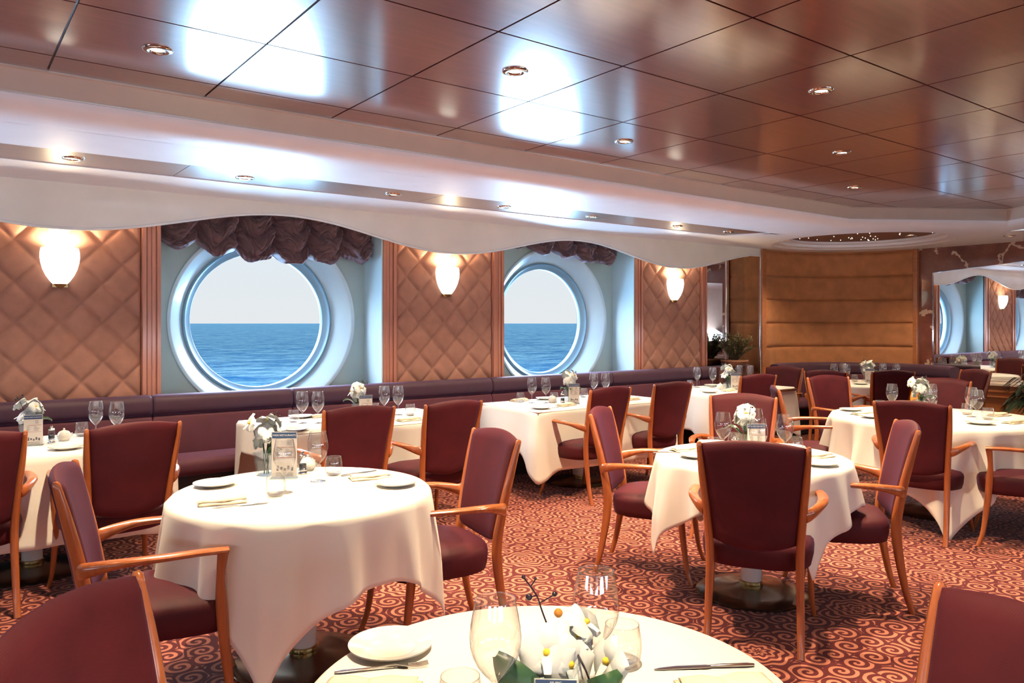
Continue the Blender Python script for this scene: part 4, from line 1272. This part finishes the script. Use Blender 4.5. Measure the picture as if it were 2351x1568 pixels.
def text_mesh(s, size, mat, parent, loc, rot, name='lettering', sx=1.0):
    cu = bpy.data.curves.new('lettering', 'FONT')
    cu.body = s; cu.size = size; cu.align_x = 'CENTER'; cu.align_y = 'CENTER'; cu.extrude = 0.0002
    cu.space_character = 1.0
    tmp = bpy.data.objects.new('tmp', cu); COL.objects.link(tmp)
    dg = bpy.context.evaluated_depsgraph_get(); dg.update()
    me = bpy.data.meshes.new_from_object(tmp.evaluated_get(dg))
    bpy.data.objects.remove(tmp)
    me.materials.clear(); me.materials.append(MAT[mat])
    o = bpy.data.objects.new(name, me); COL.objects.link(o)
    o.parent = parent; o.location = loc; o.rotation_euler = rot; o.scale = (sx, 1, 1)
    return o
def card_proto(title='MAIN RESTAURANTS'):
    """menu stand: local +(-y) is the printed front"""
    r = empty('menu_card_stand', (0, 0, 0), 0, 'x', 'menu card')
    w, h = 0.050, 0.185
    MB().box(-w - .003, w + .003, 0.0012, 0.004, 0.0, h + .003).box(-w - .003, w + .003, -0.03, 0.03, 0.0, 0.003).build('acrylic_holder', 'acrylic', r, smooth=False)
    MB().box(-w, w, -0.0008, 0.0008, 0.004, h).build('printed_card', 'card', r, smooth=False)
    MB().box(-w + .002, w - .002, -0.0014, -0.0009, h - 0.026, h - 0.003).build('navy_header', 'navy', r, smooth=False)
    m = MB().mat('red_ink').box(-w + .022, w - .008, -0.0013, -0.0009, h - .063, h - .0612).box(-w + .022, w - .008, -0.0013, -0.0009, h - .103, h - .1018)
    m.mat('ink')
    rnd = random.Random(3)
    for row in range(5):
        z = h - 0.034 - row * 0.0045
        m.box(0.010, 0.010 + 0.024 * rnd.uniform(.5, 1), -0.0013, -0.0009, z, z + 0.0012)
    for row in range(6):
        z = h - 0.070 - row * 0.005
        m.box(-0.034, -0.034 + 0.02 * rnd.uniform(.5, 1), -0.0013, -0.0009, z, z + 0.0012)
        m.box(0.004, 0.004 + 0.03 * rnd.uniform(.4, 1), -0.0013, -0.0009, z, z + 0.0012)
    for k in range(5):
        x = -0.030 + k * 0.014
        m.box(x, x + 0.009, -0.0013, -0.0009, 0.030 + 0.004 * (k % 2), 0.050 - 0.005 * (k % 3))
    for row in range(3):
        m.box(-0.034, 0.034, -0.0013, -0.0009, 0.010 + row * 0.005, 0.0112 + row * 0.005)
    m.build('printed_lines', None, r, smooth=False)
    text_mesh(title, 0.0105, 'white_ink', r, (0, -0.0016, h - 0.0145), (pi / 2, 0, 0), 'lettering', 0.92)
    return r
def mill_proto():
    r = empty('pepper_mill', (0, 0, 0), 0, 'x', 'pepper mill')
    MB().lathe([(0.001, 0.0), (0.021, 0.0), (0.023, 0.004), (0.020, 0.012), (0.018, 0.016), (0.021, 0.020), (0.021, 0.026), (0.017, 0.030)], 24).build('metal_foot', 'steel', r, ang=50)
    MB().lathe([(0.017, 0.030), (0.0165, 0.052), (0.001, 0.053)], 20).build('peppercorns', 'pepper', r)
    MB().lathe([(0.019, 0.028), (0.019, 0.075), (0.016, 0.085), (0.001, 0.086)], 24).build('glass_body', 'acrylic', r)
    MB().lathe([(0.017, 0.082), (0.018, 0.088), (0.012, 0.096), (0.005, 0.099), (0.008, 0.105), (0.006, 0.110), (0.001, 0.111)], 20).build('metal_cap', 'chrome', r)
    return r
def sugar_proto():
    r = empty('sugar_pot', (0, 0, 0), 0, 'x', 'sugar pot')
    MB().lathe([(0.001, 0.0), (0.026, 0.0), (0.036, 0.012), (0.040, 0.030), (0.036, 0.046), (0.032, 0.050), (0.030, 0.046), (0.034, 0.030), (0.001, 0.006)], 28).build('bowl', 'porcelain', r)
    MB().lathe([(0.034, 0.050), (0.026, 0.060), (0.010, 0.066), (0.004, 0.070), (0.007, 0.076), (0.001, 0.080)], 24).build('lid', 'porcelain', r)
    MB().tube([(0.036, 0, 0.04), (0.055, 0, 0.042), (0.055, 0, 0.022), (0.037, 0, 0.016)], 0.0035, 8).build('handle', 'porcelain', r)
    return r

wp, tp, pp, np_, kp, fp = wine_proto(), tumbler_proto(), plate_proto(), napkin_proto(), knife_proto(), fork_proto()
cp = card_proto(); cpf = card_proto('MUSIC'); mp, sp_ = mill_proto(), sugar_proto()
USED = set()
def put(proto, x, y, rz, label, group=None, z=ZT):
    f = proto.name not in USED
    USED.add(proto.name)
    return place(proto, f, (x, y, z), rz, label, group)
TN = {'FG': 'nearest round table', 'T1': 'left round table', 'T2': 'right round table', 'T5': 'far right round table', 'T6': 'corner table',
      'S0': 'leftmost square table', 'S2': 'second square table', 'S3': 'middle square table', 'S4': 'square table nearest the corner'}
ORD = {1: ['the'], 2: ['left', 'right'], 3: ['left', 'middle', 'right'], 4: ['leftmost', 'second from left', 'third from left', 'rightmost'],
       5: ['leftmost', 'second from left', 'middle', 'fourth from left', 'rightmost'], 6: ['leftmost', 'second from left', 'third from left', 'fourth from left', 'fifth from left', 'rightmost']}
RX, RY = 0.8007, -0.599
FX, FY = 0.599, 0.8007
def px(p): return (p[0] * RX + p[1] * RY) / (p[0] * FX + p[1] * FY)
ITEMS = {
 'wine': {'T1': [(1.435, 3.436), (1.222, 3.293)], 'FG': [(1.085, 1.163), (0.826, 1.155)], 'S0': [(0.836, 5.637), (0.935, 5.495)],
          'T2': [(3.585, 2.79), (3.775, 2.519), (3.508, 2.5), (3.90, 2.80)], 'S2': [(2.178, 5.506), (2.271, 5.436), (2.903, 5.603), (2.993, 5.536)],
          'S3': [(4.439, 5.626), (4.543, 5.549), (5.322, 5.737), (5.417, 5.666)], 'S4': [(7.03, 5.84), (7.145, 5.707), (7.80, 5.83), (7.90, 5.75)],
          'T6': [(9.02, 5.32), (9.30, 5.36), (9.10, 5.20), (9.56, 4.98), (9.70, 4.88), (9.55, 5.22)], 'T5': [(6.407, 3.259), (6.67, 3.063), (6.098, 2.806), (6.563, 2.707), (6.342, 2.576)]},
 'tumbler': {'T1': [(1.554, 3.528), (1.167, 3.248)], 'FG': [(1.189, 1.192), (0.775, 1.195)], 'S0': [(0.769, 5.733)], 'T2': [(3.80, 2.87), (3.938, 2.559), (3.539, 2.815)],
             'S2': [(2.146, 5.596), (2.847, 5.662), (3.045, 5.429)], 'S3': [(4.392, 5.738), (4.644, 5.55), (5.195, 5.747)], 'S4': [(6.887, 5.815), (7.616, 5.8)],
             'T6': [(9.33, 5.22), (9.60, 4.72)], 'T5': [(6.364, 3.34), (6.685, 2.79), (6.467, 2.549)]},
 'plate': {'T1': [(1.02, 3.62), (1.681, 3.134)], 'FG': [(0.826, 1.563)], 'S0': [(0.616, 5.2)], 'S2': [(1.985, 5.15), (2.292, 5.83)], 'S3': [(4.19, 5.19), (4.745, 5.80)], 'S4': [(6.60, 5.32), (7.318, 5.85)],
           'T2': [(3.79, 3.02), (3.36, 2.79), (3.692, 2.257), (4.02, 2.66)], 'T5': [(6.20, 3.50), (5.868, 3.132), (6.138, 2.472)], 'T6': [(8.97, 4.94)]},
 'napkin': {'T1': [(0.945, 3.255), (1.66, 3.35)], 'FG': [(0.700, 1.405), (1.275, 0.985)], 'S2': [(2.884, 5.16), (2.45, 5.78)], 'S3': [(4.535, 5.249), (4.45, 5.83), (5.376, 5.262)],
            'S4': [(6.937, 5.32)], 'T2': [(3.50, 2.98), (3.90, 2.40)], 'T5': [(6.02, 3.30), (6.80, 2.60), (6.40, 2.34)]},
}
NM = {'wine': (wp, 'clear wine glass', 'wine glasses'), 'tumbler': (tp, 'low clear water tumbler', 'water tumblers'), 'plate': (pp, 'white porcelain side plate', 'side plates'), 'napkin': (np_, 'folded cream napkin', 'folded napkins')}
for kind, d in ITEMS.items():
    proto, nm, gp = NM[kind]
    for t, L in d.items():
        L = sorted(L, key=px)
        for k, (x, y) in enumerate(L):
            o_ = ORD[len(L)][k]
            lb = ('only ' if o_ == 'the' else o_ + ' ') + nm.replace('clear ', '').replace('low ', 'low ') + ' on the ' + TN[t]
            rz = random.uniform(0, 6) if kind != 'napkin' else radians(-12 if t[0] == 'T' else 5)
            if t == 'FG' and kind == 'napkin': rz = radians(-42 if k == 0 else -33)
            put(proto, x, y, rz, lb, gp)
# cutlery
put(kp, 1.325, 1.075, radians(-33) + pi, 'steel knife at the right of the nearest round table', 'cutlery')
put(fp, 0.765, 1.485, radians(-25), 'steel fork below the side plate on the nearest round table', 'cutlery')
for (x, y, a, lb) in [(0.99, 3.16, -12, 'steel knife beside the front napkin on the left round table'), (1.67, 3.49, 10, 'steel knife beyond the right napkin on the left round table'),
                      (4.40, 5.17, 5, 'steel knife left of the napkin on the middle square table'), (3.79, 2.33, -50, 'steel knife beside the right napkin on the right round table'),
                      (3.36, 2.98, -30, 'steel knife beside the left napkin on the right round table'), (2.78, 5.25, 0, 'steel knife on the second square table'), (6.13, 3.20, -10, 'steel knife on the far right round table')]:
    put(kp, x, y, radians(a), lb, 'cutlery')
# flowers
ofs = [orchid_proto(11, 7, True, 1.25), orchid_proto(23, 6, True, 1.15), orchid_proto(31, 6, False, 1.15)]
for k, (t, x, y, rz, lb) in enumerate([
    ('T1', 1.29, 3.72, 0.6, 'white orchids with yellow throats in a square glass vase on the left round table'),
    ('S0', 0.47, 5.60, 2.2, 'white orchids with an amber bead above the menu card on the leftmost square table'),
    ('S2', 2.65, 5.55, 4.0, 'single tall white orchid with a green leaf on the second square table'),
    ('S3', 4.72, 5.42, 5.1, 'cream white orchids before the second porthole on the middle square table'),
    ('S4', 7.15, 5.50, 1.0, 'white orchids with a green leaf on the square table nearest the corner'),
    ('T2', 3.70, 2.72, 3.0, 'white orchids with dark berries on the right round table'),
    ('T5', 6.45, 3.05, 0.1, 'white orchids among the glasses of the far right round table'),
    ('T6', 9.35, 5.05, 2.0, 'white orchids on the corner table before the curved wall')]):
    put(ofs[k % 3], x, y, rz, lb, 'orchid arrangements')
# foreground arrangement (large in view): own build lying low, stems leaning
def fg_orchid():
    r = empty('orchid_arrangement', (1.0, 1.175, ZT), 0, 'large blurred white orchids with dark green leaves at the bottom centre', 'flower vase', 'orchid arrangements')
    m = MB(); h = 0.085
    for z, w in ((0, .03), (h, .038), (h, .034), (0.012, .026)):
        m.v += [(w, w, z), (-w, w, z), (-w, -w, z), (w, -w, z)]
    for k in range(3):
        for i in range(4):
            m.face([k * 4 + i, k * 4 + (i + 1) % 4, k * 4 + 4 + (i + 1) % 4, k * 4 + 4 + i])
    m.face([0, 1, 2, 3]); o = m.build('glass_vase', 'acrylic', r, smooth=False); o.location = (-0.02, -0.03, 0)
    o.rotation_euler = (0, 0, 0.5)
    fl = MB()
    # right vector (0.80,-0.60), toward camera (-0.6,-0.8)
    def P(right, up, near=0.0): return (right * RX - near * FX, right * RY - near * FY, up)
    face = atan2(-FY, -FX) + pi / 2
    for rt, up, nr, tl, s_, dr in [(-0.030, 0.105, 0.06, 68, 1.25, 0.0), (0.012, 0.082, 0.055, 80, 1.3, 0.4), (0.050, 0.140, 0.0, 50, 0.95, 0.9), (0.090, 0.085, 0.05, 78, 1.15, -1.1), (0.03, 0.12, 0.01, 60, 1.05, 0.6)]:
        orchid_flower(fl, P(rt, up, nr), face + dr, radians(tl), s_)
    fl.build('blossoms', None, r, ang=180, recalc=False)
    m = MB().mat('leaf')
    def leafm(rt0, up0, rt1, up1, wd, nr=0.05):
        def fn(i, j):
            u = i / 12; v = -1 + 2 * j / 6
            w = wd * sin(pi * min(1, u * 0.86 + 0.10)) ** 0.7
            dx, dz = rt1 - rt0, up1 - up0; l = hypot(dx, dz)
            rt = rt0 + dx * u + (-dz / l) * v * w; up = up0 + dz * u + (dx / l) * v * w
            return P(rt, up, nr + 0.012 * (1 - v * v) + 0.03 * sin(u * 3))
        m.grid(fn, 13, 7)
    leafm(-0.030, 0.005, -0.128, 0.108, 0.036, 0.06)
    leafm(0.05, 0.05, 0.115, 0.080, 0.022, 0.07)
    leafm(-0.02, 0.03, 0.06, 0.055, 0.022, 0.085)
    m.build('leaves', None, r, ang=180, recalc=False)
    m = MB()
    m.tube(bez([P(0.01, 0.04), P(-0.035, 0.16), P(-0.048, 0.196), P(-0.074, 0.232)], 4), 0.0018, 6)
    for a, b2 in ((( -0.040, 0.182), (-0.015, 0.196)), ((-0.048, 0.196), (-0.062, 0.193)), ((-0.060, 0.213), (-0.050, 0.228))):
        m.tube([P(*a), P(*b2)], 0.0015, 6)
    for q, s_ in (((-0.074, 0.233), 0.0045), ((-0.063, 0.193), 0.0072), ((-0.012, 0.199), 0.0055), ((-0.050, 0.230), 0.003)):
        m.ball(P(*q), s_, 10)
    m.tube(bez([P(0.03, 0.10, .05), P(0.045, 0.075, .07), P(0.06, 0.03, .06)], 4), 0.0022, 6)
    m.build('berry_twig', 'berry', r)
    m = MB().ball(P(-0.005, 0.165, 0.01), 0.009, 10); m.build('amber_bead', 'amber', r)
fg_orchid()
# menu cards
card_yaw = lambda x, y: atan2(y, x) - pi / 2 + pi / 2 - pi / 2
for (x, y, da, lb) in [(0.475, 5.47, -8, 'tall menu card with navy header on the leftmost square table'), (1.335, 3.60, -14, 'tall menu card behind a wine glass on the left round table'),
                   (2.66, 5.44, 5, 'menu card with navy header on the second square table'), (4.69, 5.32, 8, 'menu card beside the pepper mill on the middle square table'),
                   (7.13, 5.38, 10, 'small menu card on the square table nearest the corner'), (3.63, 2.60, 20, 'menu card seen through glasses on the right round table'),
                   (9.15, 4.93, 0, 'pale blue menu card on the corner table')]:
    put(cp, x, y, atan2(y, x) - pi / 2 + radians(da), lb, 'menu cards')
CARD = [o_ for o_ in COL.objects if o_.name.startswith('menu_card_stand') and 'left round' in o_.get('label', '')]
for o_ in CARD: o_.scale = (1.2, 1.2, 1.2)
put(cpf, 0.925, 1.10, atan2(1.1, 0.925) - pi / 2, 'navy topped card at the bottom edge on the nearest table', 'menu cards', ZT - 0.0)
cpf.scale = (0.8, 0.8, 0.42)
for x, y, lb in [(0.573, 5.50, 'pepper mill beside the menu card on the leftmost square table'), (1.442, 3.64, 'pepper mill behind the wine glass on the left round table'), (4.62, 5.40, 'pepper mill on the middle square table'), (3.60, 2.72, 'pepper mill on the right round table')]:
    put(mp, x, y, 0.3, lb, 'pepper mills')
for x, y, lb in [(0.65, 5.58, 'white sugar pot behind the pepper mill on the leftmost square table'), (1.50, 3.72, 'white sugar pot on the left round table'), (2.52, 5.52, 'white sugar pot on the second square table'),
                 (4.60, 5.52, 'white sugar pot on the middle square table'), (7.02, 5.50, 'white sugar pot on the square table nearest the corner'), (3.52, 2.66, 'white sugar pot on the right round table')]:
    put(sp_, x, y, 0.5, lb, 'sugar pots')

# ------------------------------------------------------------------ plants, partition
def shrub():
    r = empty('potted_shrub', (8.42, 6.37, 0.93), 0, 'bushy olive-green shrub in a terracotta bowl before the corner mirror', 'potted plant')
    MB().lathe([(0.001, 0.0), (0.10, 0.0), (0.14, 0.03), (0.165, 0.062), (0.178, 0.070), (0.178, 0.088), (0.160, 0.090), (0.155, 0.070), (0.001, 0.068)], 40).build('pot', 'terracotta', r, ang=40)
    MB().lathe([(0.001, 0.075), (0.152, 0.073)], 24).build('soil', 'soil', r)
    rnd = random.Random(5)
    st, lf = MB(), MB()
    for k in range(90):
        a = rnd.uniform(0, 6.28); rr = rnd.uniform(0.05, 0.25); h = rnd.uniform(0.16, 0.36)
        yy = min(0.17, rr * sin(a))
        p = [(0.03 * cos(a), 0.03 * sin(a), 0.07), (rr * 0.5 * cos(a), yy * 0.5, 0.07 + h * 0.55), (rr * cos(a), yy, 0.07 + h)]
        pts = bez(p, 5)
        st.tube(pts, 0.0028, 5)
        for q in pts[3:]:
            for n_ in range(5):
                b_ = rnd.uniform(0, 6.28); e_ = rnd.uniform(-.3, .9); L = rnd.uniform(0.03, 0.055)
                d = (cos(b_) * cos(e_), sin(b_) * cos(e_), sin(e_))
                o = len(lf.v); w = 0.006
                s_ = (-sin(b_) * w, cos(b_) * w, 0)
                lf.v += [q, (q[0] + d[0] * L * .5 + s_[0], q[1] + d[1] * L * .5 + s_[1], q[2] + d[2] * L * .5), (q[0] + d[0] * L, q[1] + d[1] * L, q[2] + d[2] * L), (q[0] + d[0] * L * .5 - s_[0], q[1] + d[1] * L * .5 - s_[1], q[2] + d[2] * L * .5 + .003)]
                lf.v = lf.v[:-4] + [(v[0], min(v[1], 0.185), v[2]) for v in lf.v[-4:]]
                lf.face([o, o + 1, o + 2, o + 3])
    st.build('stems', 'bark', r); lf.build('foliage', 'foliage', r, recalc=False)
shrub()
def palm():
    bx, by = 8.17, 2.60
    r = empty('palm_plant', (bx, by, 0), 0, 'dark green palm at the right edge before the wooden partition', 'potted plant')
    MB().lathe([(0.001, 0.0), (0.13, 0.0), (0.16, 0.10), (0.18, 0.30), (0.165, 0.30), (0.001, 0.27)], 32).build('pot', 'terracotta', r)
    rnd = random.Random(9)
    m = MB(); l = MB()
    for k in range(16):
        a = rnd.uniform(0, 6.28) if k > 5 else radians(rnd.uniform(95, 165)); R = rnd.uniform(0.35, 0.52); H = rnd.uniform(0.75, 1.1)
        P = [(0, 0, 0.27), (R * .3 * cos(a), R * .3 * sin(a), H * .75), (R * .7 * cos(a), R * .7 * sin(a), H), (R * cos(a), R * sin(a), H * .88)]
        pts = bez(P, 9)
        m.tube(pts, [0.006 * (1 - 0.7 * i / len(pts)) for i in range(len(pts))], 5)
        for i in range(10, len(pts)):
            q = pts[i]
            for sgn in (-1, 1):
                b_ = a + sgn * 0.95; L = 0.17 * sin(pi * min(1, (i - 6) / (len(pts) - 5))) + 0.05
                o = len(l.v); w = 0.007
                e1 = (q[0] + cos(b_) * L * .5, q[1] + sin(b_) * L * .5, q[2] + 0.0); e2 = (q[0] + cos(b_) * L, q[1] + sin(b_) * L, q[2] - L * 0.45)
                l.v += [q, (e1[0] + cos(a) * w, e1[1] + sin(a) * w, e1[2]), e2, (e1[0] - cos(a) * w, e1[1] - sin(a) * w, e1[2])]
                l.face([o, o + 1, o + 2, o + 3])
    m.build('stems', 'palm', r); l.build('fronds', 'palm', r, recalc=False)
palm()
def partition():
    r = empty('half_wall_partition', (10.30, 0, 0), 0, 'low orange wood partition with pale ledge at the right edge', 'partition')
    MB().box(0, 0.06, 0.3, 4.36, 0.0, 0.74).build('wood_panel', 'panel_wood', r, smooth=False)
    MB().box(-0.035, 0.30, 0.3, 4.40, 0.74, 0.775).build('ledge', 'ledge', r, smooth=False, bevel=0.006)
    MB().box(-0.02, 0.0, 0.3, 4.38, 0.665, 0.69).box(-0.028, 0.0, 0.3, 4.38, 0.60, 0.615).box(-0.012, 0.0, 0.3, 4.38, 0.08, 0.10).build('moulding', 'panel_wood', r, smooth=False, bevel=0.004)
partition()
def bottle():
    r = empty('glass_bottle', (6.80, 3.26, ZT), 0, 'small amber glass bottle with brass top on the far right round table', 'bottle')
    MB().lathe([(0.001, 0), (0.034, 0), (0.036, 0.02), (0.036, 0.10), (0.028, 0.14), (0.014, 0.165), (0.012, 0.19)], 24).build('glass_body', 'amber', r)
    MB().lathe([(0.014, 0.185), (0.016, 0.20), (0.010, 0.215), (0.004, 0.235), (0.001, 0.238)], 20).build('stopper', 'brass', r)
bottle()
